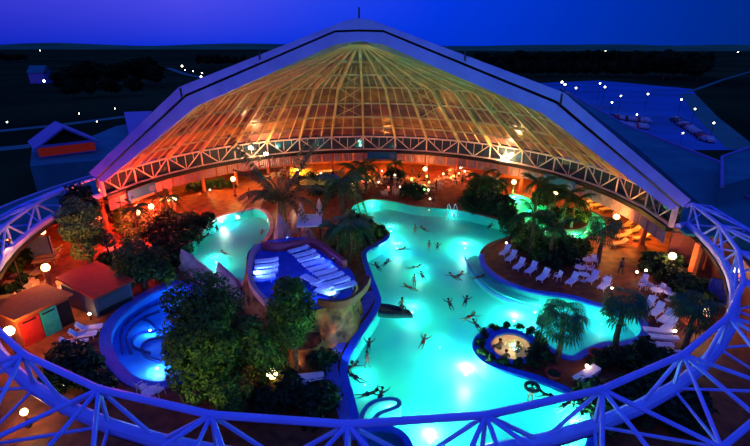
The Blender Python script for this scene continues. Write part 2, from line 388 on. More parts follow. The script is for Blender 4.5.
# glazing bands: amber below, grey green above
def band_mat(nm, c, c2):
    m_ = mat(nm, c, .3, c2=c2, scale=.6); t = m_.node_tree; b = t.nodes['Principled BSDF']; b.inputs['Alpha'].default_value = .8; return m_
BANDS = [band_mat('smoky_rose_glazing', (.30,.12,.10), (.14,.06,.07)), band_mat('amber_glazing', (.5,.24,.09), (.24,.11,.06)), band_mat('olive_glazing', (.24,.24,.12), (.10,.12,.10))]
for t0, t1, bi in ((0,.22,0),(.22,.45,1),(.45,.72,0),(.72,1,1),(1,1.35,2),(1.35,1.65,1),(1.65,2,2)):
    m = MB(); vs = []
    for t in (t0, t1):
        for k in range(19): vs.append(shellpt(t, ka(k), .3))
    m.add(vs, [(k, k+1, 20+k, 19+k) for k in range(18)]); m.build('glazing', BANDS[bi], DOME, True)
# base truss
BT = MB().path([pol(DC, RR, ka(k), ZT) for k in range(19)], .14, 6).build('base_truss', TRUSSM, DOME, True)
MB().path([pol(DC, RR, ka(k), ZB+.15) for k in range(19)], .14, 6).build('bottom_chord', TRUSSM, BT)
bpy.data.objects['bottom_chord'].location = -DC
for k in range(19):
    o = MB().path([pol(DC, RR, ka(k), ZT), pol(DC, RR, ka(k), ZB+.15)], .1 if 0 < k < 18 else .3, 6).build('post', TRUSSM, BT); o.location = -DC
    if k < 18:
        mid = pol(DC, RR, ka(k), ZB+.15).lerp(pol(DC, RR, ka(k+1), ZB+.15), .5)
        for kk in (k, k+1):
            o = MB().path([pol(DC, RR, ka(kk), ZT), mid], .08, 5).build('diagonal', TRUSSM, BT); o.location = -DC
        for f_ in (.25, .5, .75):
            q = pol(DC, RR, ka(k), ZT).lerp(pol(DC, RR, ka(k+1), ZT), f_)
            zz = ZB+.15 if f_ == .5 else (ZT+ZB+.15)/2
            o = MB().path([q, Vector((q.x,q.y,zz))], .045, 4).build('hanger', TRUSSM, BT); o.location = -DC
m = MB(); vs = []
for z in (ZB+.1, ZT):
    for k in range(19): vs.append(pol(DC, RR+.7, ka(k), z))
m.add(vs, [(k, k+1, 20+k, 19+k) for k in range(18)])
m.build('clerestory_glass', mat('dark_clerestory_glass', (.03,.05,.07), .06, spec=.9), DOME, True)
MB().path([pol(DC, RR-.12, ka(k), ZB-.14) for k in range(19)], .1, sq=(.7, .5)).build('gutter', DARKM, DOME, True)
# fascia panels of ribbed cloth
ZF = 2.35
for k in range(18):
    for j in range(3):
        a1, a2 = ka(k+j/3+.02), ka(k+(j+1)/3-.02); N = 10; vs = []
        for i in range(N+1):
            p = pol(DC, RR, ka(k), 0).lerp(pol(DC, RR, ka(k+1), 0), j/3+.02+(1/3-.04)*i/N)
            q = (p-DC).normalized()*(.1*(1 if i % 2 else -1)); p = p+q-(p-DC).normalized()*.2
            vs += [(p.x, p.y, ZF), (p.x, p.y, ZB-.3)]
        fs = [(2*i, 2*i+2, 2*i+3, 2*i+1) for i in range(N)]
        n0 = len(vs); vs2 = [Vector(v)+(Vector((v[0],v[1],0))-DC).normalized()*.04 for v in vs]
        m = MB(); m.add(vs+vs2, fs+[(2*i+n0, 2*i+1+n0, 2*i+3+n0, 2*i+2+n0) for i in range(N)]+[(2*i,2*i+n0,2*i+2+n0,2*i+2) for i in range(N)])
        m.build('fascia_panel', FASM, DOME, True)
# terracotta columns under the base ring
for k in range(19):
    MB().path([pol(DC, RR+.6, ka(k), 0), pol(DC, RR+.6, ka(k), ZB)], .28, 10).build('column', WALLO, DOME, True)
# ---- annex roof and outer wall
def arc_slab(name, r0, r1, a0, a1, z0, z1, m_, n=60, c=DC):
    vs = []
    for i in range(n+1):
        a = a0+(a1-a0)*i/n
        for r, z in ((r0,z0),(r1,z0),(r1,z1),(r0,z1)): vs.append(pol(c, r, a, z))
    fs = []
    for i in range(n):
        for q in range(4): fs.append((4*i+q, 4*i+(q+1)%4, 4*i+4+(q+1)%4, 4*i+4+q))
    fs += [(0,1,2,3), (4*n+3,4*n+2,4*n+1,4*n)]
    return struct(MB().add(vs, fs).build(name, m_))
R_ = math.radians
arc_slab('ceiling', 31.9, 39.6, R_(-12), R_(218), 4.0, 4.25, ROOFB)
arc_slab('trim_1', 39.3, 39.75, R_(-12), R_(218), 4.25, 4.5, mat('roof_edge_flashing', (.4,.38,.5), .5))
arc_slab('wall_outer', 39.0, 39.4, R_(-12), R_(218), 0, 4.0, WALLO)
# side wall at the right foot of the dome
RW = mat('red_brown_render', (.30,.09,.05), .8)
arc_slab('wall_right', 34.6, 34.9, R_(-34), R_(-9.6), 0, 4.0, RW, 14, FC)
wl2 = MB(); wl2.path([pol(DC, 31.3, R_(-9.6), 1.9), pol(DC, 34.8, R_(-9.6), 1.9)], 1, sq=(.3, 3.9)); struct(wl2.build('wall_foot', RW))
# ---- open ring of the sliding half: space truss
RING = thing('ring_truss', 'curved blue-lit steel space truss ring running round the open near side', 'truss', FC)
ZRT, ZRB, ZRO = 6.5, 4.35, 5.3
def fp(j, r, z): return pol(FC, r, FA0-FS*j, z)
RBLUE = mat('ring_steel_blue_lit', (.34,.42,.9), .4, c2=(.28,.36,.8), scale=.8)  # white steel with the sky's blue light put into its colour
js = list(range(0, 18))
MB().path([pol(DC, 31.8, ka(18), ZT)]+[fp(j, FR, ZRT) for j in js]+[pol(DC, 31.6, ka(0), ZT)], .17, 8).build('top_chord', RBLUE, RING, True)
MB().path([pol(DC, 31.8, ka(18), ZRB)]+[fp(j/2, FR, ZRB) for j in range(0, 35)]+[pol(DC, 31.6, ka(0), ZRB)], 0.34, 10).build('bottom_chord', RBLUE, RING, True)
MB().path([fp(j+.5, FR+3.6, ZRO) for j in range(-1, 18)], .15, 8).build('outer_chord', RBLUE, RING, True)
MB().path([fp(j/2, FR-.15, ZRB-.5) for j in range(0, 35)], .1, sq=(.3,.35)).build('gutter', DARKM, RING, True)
for j in js:
    T_ = fp(j, FR, ZRT)
    if j in (12, 13, 14): continue
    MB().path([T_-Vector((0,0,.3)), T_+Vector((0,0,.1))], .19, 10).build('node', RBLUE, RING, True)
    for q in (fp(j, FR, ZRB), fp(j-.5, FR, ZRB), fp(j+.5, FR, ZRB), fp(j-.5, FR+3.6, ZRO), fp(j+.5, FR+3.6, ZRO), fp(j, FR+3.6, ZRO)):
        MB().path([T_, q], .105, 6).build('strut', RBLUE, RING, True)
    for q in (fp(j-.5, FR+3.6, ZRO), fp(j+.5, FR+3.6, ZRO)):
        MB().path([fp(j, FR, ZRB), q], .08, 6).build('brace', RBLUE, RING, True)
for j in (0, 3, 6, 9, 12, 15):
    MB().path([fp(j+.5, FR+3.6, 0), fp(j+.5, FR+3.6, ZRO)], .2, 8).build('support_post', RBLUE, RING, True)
# ================================================================== OUTSIDE
def bprism(px, z0, z1, name, m_, label=None, cat='building'):
    p = atl(px, z1); c = sum(p, Vector())/len(p)
    T = thing(name, label, cat, (c.x, c.y, 0)); MB().prism(p, z0, z1).build('block', m_, T, True); return T
b = bprism([(560,88),(624,124),(722,163),(719,184),(775,210),(780,250),(735,232),(690,195),(640,150)], 0, 5.2, 'flat_roof_hall', ROOFB, 'long low hall with dark blue flat roof right of the dome')
ep = atl([(560,88),(624,124),(722,163),(719,184),(775,210)], 5.35); MB().path(ep, .15, sq=(.35,.3)).build('roof_edge', ROOFL, b, True)
b = bprism([(722,157),(760,144),(770,172),(722,186)], 0, 7.5, 'roof_block', ROOFB, 'small raised flat-roofed block at the right edge beside the long hall')
MB().path(atl([(722,186),(722,157),(760,144)], 7.6), .1, sq=(.3,.3)).build('roof_edge', ROOFL, b, True)
b = bprism([(30,166),(32,146),(90,137),(116,126),(160,118),(118,158),(100,160)], 0, 4.6, 'entrance_building', ROOFB, 'low flat-roofed building with a red rooflight left of the dome')
# gabled rooflight of the left building
g0, g1 = at(40,158,4.7), at(96,151,4.7); gd = (g1-g0); gl = gd.length; gx = gd.normalized(); gy = Vector((-gx.y, gx.x, 0)); dep = 7.0; gh = 2.6
m = MB(); a_, b_, c_ = g0+Vector((0,0,1.9)), g1+Vector((0,0,1.9)), (g0+g1)/2+Vector((0,0,1.9+gh))
def slab(p, q, r, s, t): 
    n = (q-p).cross(s-p).normalized()*t; v = [p, q, r, s]; return MB().add(v+[w-n for w in v], [(0,1,2,3),(7,6,5,4),(0,4,5,1),(1,5,6,2),(2,6,7,3),(3,7,4,0)])
G = thing('gabled_hall', 'gabled pavilion with lavender roof and red-lit glazed front on the left building', 'building', (g0.x, g0.y, 4.6))
ov = -gy*1.2
slab(a_+ov-gx*.6-Vector((0,0,.3)), c_+ov, c_+gy*dep, a_+gy*dep-gx*.6-Vector((0,0,.3)), .25).build('roof_slope', ROOFL, G, True)
slab(c_+ov, b_+ov+gx*.6-Vector((0,0,.3)), b_+gy*dep+gx*.6-Vector((0,0,.3)), c_+gy*dep, .25).build('roof_slope', ROOFL, G, True)
MB().add([a_, b_, c_], [(0,1,2)]).build('gable', LEAFD, G, True)
slab(g0, g1, b_, a_, .2).build('glazed_front', mat('red_lit_glass', (.2,.02,.01), .4, emit=lin(80,14,10), es=1.0), G, True)
MB().path([g0+Vector((0,-.2,.1)), g1+Vector((0,-.2,.1))], .1, sq=(.15,.15)).build('sill', ROOFL, G, True)
MB().path([a_+ov, b_+ov], .1, sq=(.3,.35)).build('tie_beam', ROOFL, G, True)
# pyramid roof of the porch
c1 = atl([(124,112),(152,111),(147,132),(129,135)], 6.5); ap = at(143,120,7.5)
T = thing('porch_roof', 'small pitched lavender-blue roof beside the left edge of the dome', 'building', (ap.x, ap.y, 0))
MB().add(c1+[ap]+[Vector((p.x,p.y,0)) for p in c1], [(0,1,4),(1,2,4),(2,3,4),(3,0,4),(0,5,6,1),(1,6,7,2),(2,7,8,3),(3,8,5,0)]).build('roof', ROOFL, T, True)
# roads and car park
struct(MB().prism(atl([(520,84),(600,80.5),(692,89),(700,100),(738,150),(650,150),(600,120)], 0), -.01, .03).build('car_park', ASPH))
def road(l, w, name='road', m_=ROADM, z=.06):
    p = [at(a, b, z) for a, b in l]; struct(MB().path(p, 1, sq=(w, .06)).build(name, m_))
road([(688,92),(700,88),(722,80),(770,66)], 2.2); road([(688,94),(706,116),(744,150)], 6)
road([(-30,134),(60,125),(130,116),(190,108)], 4); road([(-30,152),(30,146)], 5); road([(168,68),(185,74),(210,79),(240,80)], 5)
# trees outside
def crown_mesh(name, blobs, n, size, seed=1, m_=LEAF, jag=.35):
    rnd = random.Random(seed); m = MB(); vs = []; fs = []
    tot = sum(b[3]**2 for b in blobs)
    for (cx, cy, cz, r) in blobs:
        for _ in range(int(n*r*r/tot)):
            d = Vector((rnd.gauss(0,1), rnd.gauss(0,1), rnd.gauss(0,1))).normalized(); rr = r*(1-jag*rnd.random()**1.5)
            p = Vector((cx, cy, cz))+Vector((d.x*rr, d.y*rr, d.z*rr*.85))
            nrm = (d+Vector((rnd.gauss(0,.5), rnd.gauss(0,.5), rnd.gauss(0,.5)+.3))).normalized()
            t = nrm.orthogonal().normalized(); t.rotate(Matrix.Rotation(rnd.random()*6.28, 3, nrm)); u = nrm.cross(t); s_ = size*(.6+.8*rnd.random())
            o = len(vs); vs += [p-t*s_, p+u*s_*.45+nrm*s_*.12, p+t*s_, p-u*s_*.45+nrm*s_*.12]; fs.append((o, o+1, o+2, o+3))
    m.add(vs, fs); me = m.build(name, m_); return me
def make_ftree(seed):
    def f():
        rnd = random.Random(seed); T = thing('distant_tree', 'dark rounded tree', 'tree')
        T['label'] = 'dark tree in the night forest'
        cr = crown_mesh('crown', [(rnd.uniform(-2.2,2.2), rnd.uniform(-2.2,2.2), rnd.uniform(5,11), rnd.uniform(2.2,3.6)) for _ in range(7)], 520, 1.1, seed, FOREST, .6); cr.parent = T
        core = MB().lathe([(.3,3),(3.3,6),(3.4,9),(.6,12.3)], 9).build('inner_foliage', FOREST, T)
        MB().path([(0,0,0),(0,0,6)], [.35,.2], 6).build('trunk', BARK, T); return T
    return f
ft = [Proto(make_ftree(s)) for s in (11, 12, 13)]
rt = random.Random(3)
def ftree(px, py, h, lab, grp):
    p = at(px, py); s_ = h/12.5; w = s_*rt.uniform(1.0, 1.45); ft[rt.randrange(3)].put(p, rt.random()*6, lab, grp, (w, w, s_))
for px in range(478, 706, 9):      # forest belt beyond the car park
    for row in range(2):
        ftree(px+rt.uniform(-3,3), 77-row*7+rt.uniform(-1,1), rt.uniform(9,12)+row*5, 'dark tree in the forest belt beyond the car park', 'forest belt trees')
for px, py, h in ((663,79,19),(671,79,15),(690,80,15),(697,81,13),(634,78,14)): ftree(px, py, h, {663:'tallest dark tree standing up out of the forest belt',671:'dark tree at the right of the tallest one',690:'dark tree near the road junction, nearer the forest',697:'dark tree at the right end of the forest belt',634:'pointed dark tree at the left of the tallest one'}[px], 'tall trees beyond the car park')
for px, py, h in ((62,92,9),(72,90,11),(84,88,13),(96,87,13),(106,88,10),(118,87,11),(128,86,13),(141,85,14),(150,86,15),(157,88,12),(134,96,9),(112,97,8),(92,98,8),(75,99,8)): ftree(px, py, h, 'dark rounded tree in the grove left of the dome', 'grove left of the dome')
for i in range(16): ftree(-5+i*4.2 if i < 8 else 200+(i-8)*9, 62+rt.uniform(-1,1) if i < 8 else 66+rt.uniform(-1,1), rt.uniform(9,13), 'far dark hedge tree on the left fields' if i < 8 else 'far dark hedge tree behind the village lamps', 'field hedge trees')
# far hills
def hill(x0, x1, y, h, name, m_, seed):
    rnd = random.Random(seed); n = 60; vs = []; 
    for i in range(n+1):
        x = x0+(x1-x0)*i/n; hh = h*(.55+.45*noise.noise(Vector((x*.0016, seed*3.1, 0))))+h*.06*rnd.random()
        e = min(1, min(i, n-i)/6); vs += [(x, y-600, -1), (x, y, hh*e), (x, y+900, -1)]
    fs = []
    for i in range(n): fs += [(3*i, 3*i+3, 3*i+4, 3*i+1), (3*i+1, 3*i+4, 3*i+5, 3*i+2)]
    struct(MB().add(vs, fs).build(name, m_))
HILL = mat('far_wooded_hill', (.05,.22,.09), 1, c2=(.03,.13,.06), scale=.004, spec=0)
hill(-3600, 3800, 3300, 42, 'terrain_ridge', HILL, 2); hill(300, 3600, 2500, 40, 'terrain_ridge', HILL, 5)
# street lamps
SGL = glow_mat('street_lamp_glass', (1,.93,.62), 14, .2)
def mk_sl():
    T = thing('street_lamp', 'street lamp', 'street lamp'); MB().path([(0,0,0),(0,0,5.6)], .07).build('post', METALD, T)
    MB().lathe([(.08,5.6),(.25,5.75),(.26,5.95),(.08,6.1)], 10).build('lamp_head', SGL, T); return T
psl = Proto(mk_sl)
for px, py, s_, lab in [(562,82,1.2,'far left of the car park'),(565,84.5,1.2,'far left of the car park, the nearer of two'),(576,88,1,'on the left of the car park'),(600,83.5,1,'at the back of the car park'),(605,87,1,'at the back of the car park, nearer one'),(621,96,.8,'behind the parked cars, upper'),(612,102.5,.8,'behind the parked cars, lower'),(648,94,.9,'in the centre back of the car park'),(681.5,99.5,.8,'at the right of the car park'),(695,109,.7,'beside the pale road, upper'),(714,123,.65,'beside the pale road, lower'),(637,114.5,.6,'at the right of the parked cars'),(599.5,121,.5,'by the dome edge in the car park'),(581,107.5,.6,'by the dome edge, further back'),(683,133,.5,'beside the cars on the right'),
      (40,50.5,3.5,'on the left horizon'),(44,81,1.3,'by the left farmhouse'),(7,122,.5,'at the far left edge above the road'),(79,113.5,.5,'in the dark field above the gabled pavilion'),(97,121.5,.4,'above the gabled pavilion near the road'),(115,108.5,.5,'near the road right of the gabled pavilion'),(174.5,102,.5,'just outside the left knee of the dome'),(182,66,1.6,'at the top of the village lamps'),(185,70,1,'in the village, second'),(193,71,1,'in the village, third'),(202,73,1,'in the village, fourth'),(201,76.5,1.3,'in the village beside the road'),(213,74.5,1,'in the village, towards the dome'),(225,76,1.2,'in the village next to the dome edge'),(605.5,51,2.2,'above the forest belt'),(738,52,2.0,'on the right horizon')]:
    s_ = min(s_*1.15, 2.3); p = at(px, py, 5.85*s_)
    p.z = 0; psl.put(p, 0, 'street lamp lit pale yellow '+lab, 'street lamps outside', s_)
# farmhouse at left
p = at(42, 83); T = thing('farmhouse', 'tiny pale farmhouse in the dark field at far left', 'building', p)
MB().box((0,0,3),(9,7,6)).build('walls', ROOFL, T); MB().add([(-5,-4,6),(5,-4,6),(5,4,6),(-5,4,6),(-5,0,10),(5,0,10)], [(0,1,5,4),(2,3,4,5),(0,4,3),(1,2,5)]).build('roof', ROOFB, T)
# cars
def mk_car(c, nm):
    def f():
        T = thing('car', 'car', 'car'); prof_ = [(-2.1,.35),(-2.1,.85),(-1.3,.95),(-.8,1.42),(.7,1.42),(1.25,.95),(2.05,.8),(2.1,.35)]
        n = len(prof_); vs = [(x, -.85 if z < 1.2 else -.68, z) for x, z in prof_]+[(x, .85 if z < 1.2 else .68, z) for x, z in prof_]
        MB().add(vs, [tuple(range(n)), tuple(range(n, 2*n))[::-1]]+[(i, n+i, n+(i+1)%n, (i+1)%n) for i in range(n)]).build('body', mat(nm, c, .3), T)
        for x in (-1.3, 1.3):
            for y in (-.8, .8): MB().path([(x,y-.1,.33),(x,y+.1,.33)], .33, 10).build('wheel', DARKM, T)
        return T
    return f
cars = [Proto(mk_car((.35,.4,.45), 'silver_car_paint')), Proto(mk_car((.3,.05,.08), 'red_car_paint')), Proto(mk_car((.05,.06,.1), 'dark_car_paint'))]
cn = ['silver', 'dark red', 'dark']
for i in range(34):
    r_, c_ = divmod(i, 12)
    if r_ == 0: px, py = 606+c_*3.4, 125+rt.uniform(-.4,.4)+c_*.3
    elif r_ == 1: px, py = 612+c_*3.0, 118.5+c_*.35
    else: px, py = 676+c_*3.4, 122+c_*2.2
    t_ = rt.choice((0,0,0,1,2)); p = at(px, py); cars[t_].put(p, rt.choice((1.35,1.5,1.3)), cn[t_]+' car parked in '+('the near row of the car park','the second row of the car park','the row beside the pale road')[r_], 'parked cars in '+('the near row','the second row','the road row')[r_]+', '+cn[t_])
# ================================================================== INTERIOR: terrace and rocks
TZ = 3.2
TP = smooth_poly([(-11.2,40.6),(-8.6,41.8),(-5.6,41.4),(-3.6,38.2),(-1.9,34.6),(-1.35,32.6),(-1.6,30.6),(-2.3,29.1),(-3.9,28.5),(-5.3,27.7),(-6.8,28.1),(-8.4,29.4),(-9.9,31.7),(-11.1,35.0),(-11.9,38.5)], 2)
def cliff(poly, z0, z1, rows, amp, flare, seed, top_in=0.0):
    n = len(poly); vs = []; fs = []; cen = sum(poly, Vector())/n
    for r in range(rows+1):
        u = r/rows; z = z1+(z0-z1)*u
        for i, p in enumerate(poly):
            d = (p-cen); d.z = 0; d.normalize()
            w = noise.noise(Vector((p.x*1.1+seed, p.y*1.1, z*.45)))*amp*2+noise.noise(Vector((p.x*3+seed, p.y*3, z*1.4)))*amp*.8
            q = p+d*(flare*u+(w*min(1, u*3+.15))); vs.append((q.x, q.y, z))
    for r in range(rows):
        for i in range(n): j = (i+1)%n; fs.append((r*n+i, (r+1)*n+i, (r+1)*n+j, r*n+j))
    for a, b, c in tessellate_polygon([poly]):
        if (poly[b]-poly[a]).cross(poly[c]-poly[a]).z < 0: a, b, c = c, b, a
        fs.append((a, b, c))
    return MB().add(vs, fs)
def densify(poly, step=.35):
    out = []
    for i in range(len(poly)):
        a, b = poly[i], poly[(i+1)%len(poly)]; k = max(1, int((b-a).length/step))
        out += [a.lerp(b, j/k) for j in range(k)]
    return out
TER = thing('sun_terrace', 'raised rocky sun terrace lit blue in the middle of the hall', 'terrace', (-6.5, 34.5, 0))
dp = densify(TP); cliff(dp, 0, TZ, 12, .28, .45, 3).build('rock_wall', ROCK, TER, True, True)
MB().prism(offset(TP, -.15), TZ, TZ+.05).build('deck', DECKBLUE, TER, True)
def par_wall(l, z0, z1, w, name, m_, par, it=2, zpx=None):
    p = [Vector(q) if len(q) == 3 else at(*q, zpx or z0) for q in l]
    for _ in range(it):
        q = [p[0]]
        for i in range(len(p)-1): q += [p[i]*.75+p[i+1]*.25, p[i]*.25+p[i+1]*.75]
        p = q+[p[-1]]
    return MB().path([(v.x, v.y, (z0+z1)/2) for v in p], 1, sq=(w, z1-z0)).build(name, m_, par, True)
par_wall([(318,302),(332,305),(348,303),(358,296),(366,287),(369,279)], TZ, TZ+.6, .3, 'parapet', BROWN, TER, zpx=TZ+.3)
par_wall([(256,247),(252,256),(249,268),(250,280),(256,292),(266,302)], TZ, TZ+.55, .35, 'parapet', PINKROCK, TER, zpx=TZ+.3)
par_wall([(262,246),(275,248),(290,246),(305,243),(318,244),(330,253),(345,265)], TZ, TZ+.8, .4, 'parapet', mat('dark_red_render',(.38,.06,.07),.7), TER, zpx=TZ+.4)
# blue walkway between cliff and water
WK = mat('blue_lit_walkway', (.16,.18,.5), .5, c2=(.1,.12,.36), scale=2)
par_wall([(372,292),(366,305),(352,322),(338,345),(329,364),(334,384),(343,404),(350,424),(352,440)], .0, .1, 1.0, 'pool_walkway', WK, PM, 1, zpx=0.05)
# rocks
def rock(poly_px, z0, z1, m_, label, amp=.2, flare=.5, name='boulder', seed=1, zpx=None):
    p = smooth_poly(atl(poly_px, zpx if zpx is not None else z1), 1); c = sum(p, Vector())/len(p)
    T = cliff(densify(p, .4), z0-c.z, z1, 6, amp, flare, seed)
    o = T.build(name, m_, None, False, True); o.data.transform(Matrix.Translation((-c.x,-c.y,-z0))); o.location = (c.x, c.y, z0)
    return tag(o, label, 'rock')
def spire(px, py, z0, h, w, m_, label, lean=0, seed=0, name='rock_slab', rz=0):
    p = at(px, py, z0); m = MB(); vs = []; rnd = random.Random(seed); N = 9; L = 6
    for r in range(L):
        u = r/(L-1)
        for k in range(N):
            a = 2*PI*k/N; rr = w*(1-u)**.8*(.8+.4*noise.noise(Vector((k*1.3, r*.9, seed))))+.03
            vs.append((rr*math.cos(a)+lean*u, rr*.55*math.sin(a), h*u))
    fs = [(r*N+k, r*N+(k+1)%N, (r+1)*N+(k+1)%N, (r+1)*N+k) for r in range(L-1) for k in range(N)]+[tuple((L-1)*N+k for k in range(N))]
    o = m.add(vs, fs).build(name, m_); o.location = p; o.rotation_euler = (0,0,rz); return tag(o, label, 'rock')
rock([(372,305),(384,303),(398,306),(409,310),(412,313),(402,313),(392,311),(380,311)], -.45, .06, mat('dark_wet_rock',(.012,.02,.035),.6,c2=(.006,.01,.02)), 'low dark rocky spit jutting into the pool below the terrace cliff', .15, .2, seed=4)
rock([(276,322),(298,318),(320,330),(322,345),(300,352),(276,346)], 0, 1.5, ROCK, 'rounded sandstone outcrop at the foot of the terrace under the trees', .25, .4, seed=9)
spire(292, 232, 0, 3.0, 1.5, PINKROCK, 'pink pointed rock slab behind the sun terrace, the wider one', .3, 2)
spire(285, 243, 0, 3.6, 1.7, PINKROCK, 'low wide pink rock slab at the upper left corner of the sun terrace', -.4, 5)
spire(306, 240, 0, 2.4, 1.5, PINKROCK, 'pink rock slab under the white canopy', .2, 7)
spire(200, 278, -.9, 3.2, 2.3, PINKROCK, 'tall pink triangular slab standing at the near shore of the lagoon', -1.4, 8)
spire(232, 296, 0, 3.4, 2.0, PINKROCK, 'pink sloping slab between the lagoon and the big leafy tree', -.8, 6)
for px, py, s_, lab in ((302,226,1,'left one, beside the white canopy'),(320,222,1,'right one, behind the white canopy')):
    T = thing('closed_parasol', 'closed pale parasol, '+lab, 'parasol', at(px, py), 0, 'closed parasols')
    MB().path([(0,0,0),(0,0,3.2)], .04).build('pole', METALD, T); MB().lathe([(.36,.7),(.46,1.2),(.32,2.2),(.12,3.0),(.02,3.2)], 10).build('folded_canopy', WHITEP, T)
CP_ = at(309.5, 220.5, 3.1)
T = thing('flat_canopy', 'square white canopy roof on four posts behind the terrace', 'canopy', (CP_.x, CP_.y, 0), .12)
MB().box((0,0,3.1),(2.7,3.6,.16)).build('roof_panel', WHITEP, T)
for x in (-1.1,1.1):
    for y in (-1.5,1.5): MB().path([(x,y,0),(x,y,3.05)], .06).build('post', METALD, T)
# ================================================================== plants
def mk_crown(name, lab, cat, blobs, n, size, seed, m_, trunk=(0,0,0,.25,3), jag=.35, core=True):
    def f():
        T = thing(name, lab, cat); c = crown_mesh('crown', blobs, n, size, seed, m_, jag); c.parent = T
        if core:
            for b in blobs:
                pass
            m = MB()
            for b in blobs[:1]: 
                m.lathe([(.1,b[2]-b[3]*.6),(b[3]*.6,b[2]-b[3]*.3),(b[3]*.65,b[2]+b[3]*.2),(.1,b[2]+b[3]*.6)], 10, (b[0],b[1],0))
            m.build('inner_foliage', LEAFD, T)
        if trunk:
            MB().path([(trunk[0],trunk[1],0),(trunk[0]+.1,trunk[1],trunk[4]*.5),(trunk[0],trunk[1]+.1,trunk[4])], [trunk[3]*1.3,trunk[3],trunk[3]*.7], 8).build('trunk', BARK, T)
        return T
    return f
def rblobs(seed, n, rx, ry, z0, z1, r0, r1, taper=True):
    rnd = random.Random(seed); out = []
    for _ in range(n):
        z = rnd.uniform(z0, z1); u = (z-z0)/(z1-z0); k = (1-.55*u) if taper else 1; a = rnd.random()*6.28; q = math.sqrt(rnd.random())
        out.append((rx*k*q*math.cos(a), ry*k*q*math.sin(a), z, rnd.uniform(r0, r1)))
    return out
# the big tree: its crown spans px 160-282, y 270-415
bt = at(220, 410, 0)
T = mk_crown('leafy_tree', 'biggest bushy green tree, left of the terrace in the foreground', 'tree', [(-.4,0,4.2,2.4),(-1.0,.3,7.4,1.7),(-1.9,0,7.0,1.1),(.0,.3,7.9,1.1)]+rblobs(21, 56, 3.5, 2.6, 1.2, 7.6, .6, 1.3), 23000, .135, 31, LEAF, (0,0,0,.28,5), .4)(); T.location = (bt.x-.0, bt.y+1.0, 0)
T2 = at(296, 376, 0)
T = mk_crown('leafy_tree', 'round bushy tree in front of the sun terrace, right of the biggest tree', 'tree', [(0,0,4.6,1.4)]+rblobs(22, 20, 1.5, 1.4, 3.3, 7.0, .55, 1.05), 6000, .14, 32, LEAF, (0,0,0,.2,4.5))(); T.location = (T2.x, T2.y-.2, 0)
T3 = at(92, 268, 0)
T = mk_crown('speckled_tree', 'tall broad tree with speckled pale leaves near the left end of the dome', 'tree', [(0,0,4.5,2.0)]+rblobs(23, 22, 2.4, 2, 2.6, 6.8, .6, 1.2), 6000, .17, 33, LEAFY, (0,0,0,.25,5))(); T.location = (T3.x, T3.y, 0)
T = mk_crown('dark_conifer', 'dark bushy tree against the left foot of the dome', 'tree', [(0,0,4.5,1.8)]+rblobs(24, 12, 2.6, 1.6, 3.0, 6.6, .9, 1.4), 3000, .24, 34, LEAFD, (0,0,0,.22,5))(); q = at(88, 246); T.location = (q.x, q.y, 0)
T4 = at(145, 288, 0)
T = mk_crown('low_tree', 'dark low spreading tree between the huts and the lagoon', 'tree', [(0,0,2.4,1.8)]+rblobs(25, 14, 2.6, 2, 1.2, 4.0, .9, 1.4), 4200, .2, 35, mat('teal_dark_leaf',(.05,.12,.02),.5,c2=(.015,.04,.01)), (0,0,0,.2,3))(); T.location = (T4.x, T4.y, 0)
# shrubs
def mk_shrub(seed, m_, n=420):
    def f():
        T = thing('shrub', 'shrub', 'shrub'); c = crown_mesh('foliage', rblobs(seed, 6, .7, .7, .3, 1.0, .45, .7), n, .17, seed, m_, .5); c.parent = T
        MB().path([(0,0,0),(0,0,.8)], .06).build('stem', BARK, T); return T
    return f
SH = [Proto(mk_shrub(41, LEAF)), Proto(mk_shrub(42, LEAFD)), Proto(mk_shrub(43, LEAFY))]
def shrubs(lst, where, grp):
    for i, (px, py, s_, k) in enumerate(lst):
        SH[k].put(at(px, py), i*1.3, ('green','dark green','speckled green')[k]+' shrub '+where, grp+', '+('green','dark','speckled')[k], s_)
shrubs([(70,376,1.6,1),(78,368,1.6,1),(86,380,1.6,1),(64,364,1.3,1),(95,390,1.3,1),(75,388,1.4,1),(105,396,1.2,1),(60,385,1.2,1)], 'in the dark bed below the left loungers', 'dark bed shrubs')
shrubs([(20,262,1.4,1),(30,256,1.3,1),(36,250,1.2,1),(18,272,1.0,0),(28,285,1.0,1),(14,295,1.1,1)], 'on the left lounge deck', 'left deck shrubs')
shrubs([(112,268,1.5,1),(122,262,1.4,2),(128,278,1.5,1),(162,272,1.4,1),(170,266,1.2,1),(168,282,1.2,0),(112,282,1.1,1)], 'around the low tree behind the huts', 'hut garden shrubs')
shrubs([(160,236,1.6,1),(170,240,1.6,1),(180,236,1.6,1),(190,233,1.6,1),(200,228,1.5,1),(208,222,1.2,1),(175,247,1.4,1),(186,243,1.2,1),(196,238,1.2,1),(150,230,1.5,2),(162,226,1.4,1),(140,222,1.4,1),(176,225,1.2,2),(190,222,1.2,2)], 'on the bank behind the lagoon', 'lagoon bank shrubs')
shrubs([(108+(i*37)%76, 212+(i*23)%52, 1.0+.1*(i%5), (1,2,1,0)[i%4]) for i in range(26)], 'in the red-lit garden between the red bar and the huts', 'red-lit garden shrubs')
shrubs([(194,192,1.3,1),(203,190,1.3,1),(212,189,1.2,1),(221,187,1.2,1),(230,188,1,1)], 'in the planting under the fascia at the far left', 'far left planting')
shrubs([(470,206,2,1),(478,203,2.2,1),(486,207,2.2,2),(494,204,2.1,1),(500,209,2,1),(474,196,2,1),(484,193,2.2,1),(492,196,2,0),(481,212,1.6,1),(490,214,1.6,1),(500,216,1.7,1),(508,218,1.4,1),(505,224,1.3,1),(468,211,1.4,1),(514,226,1.4,1)], 'in the planting at the far right corner of the big pool', 'far corner planting')
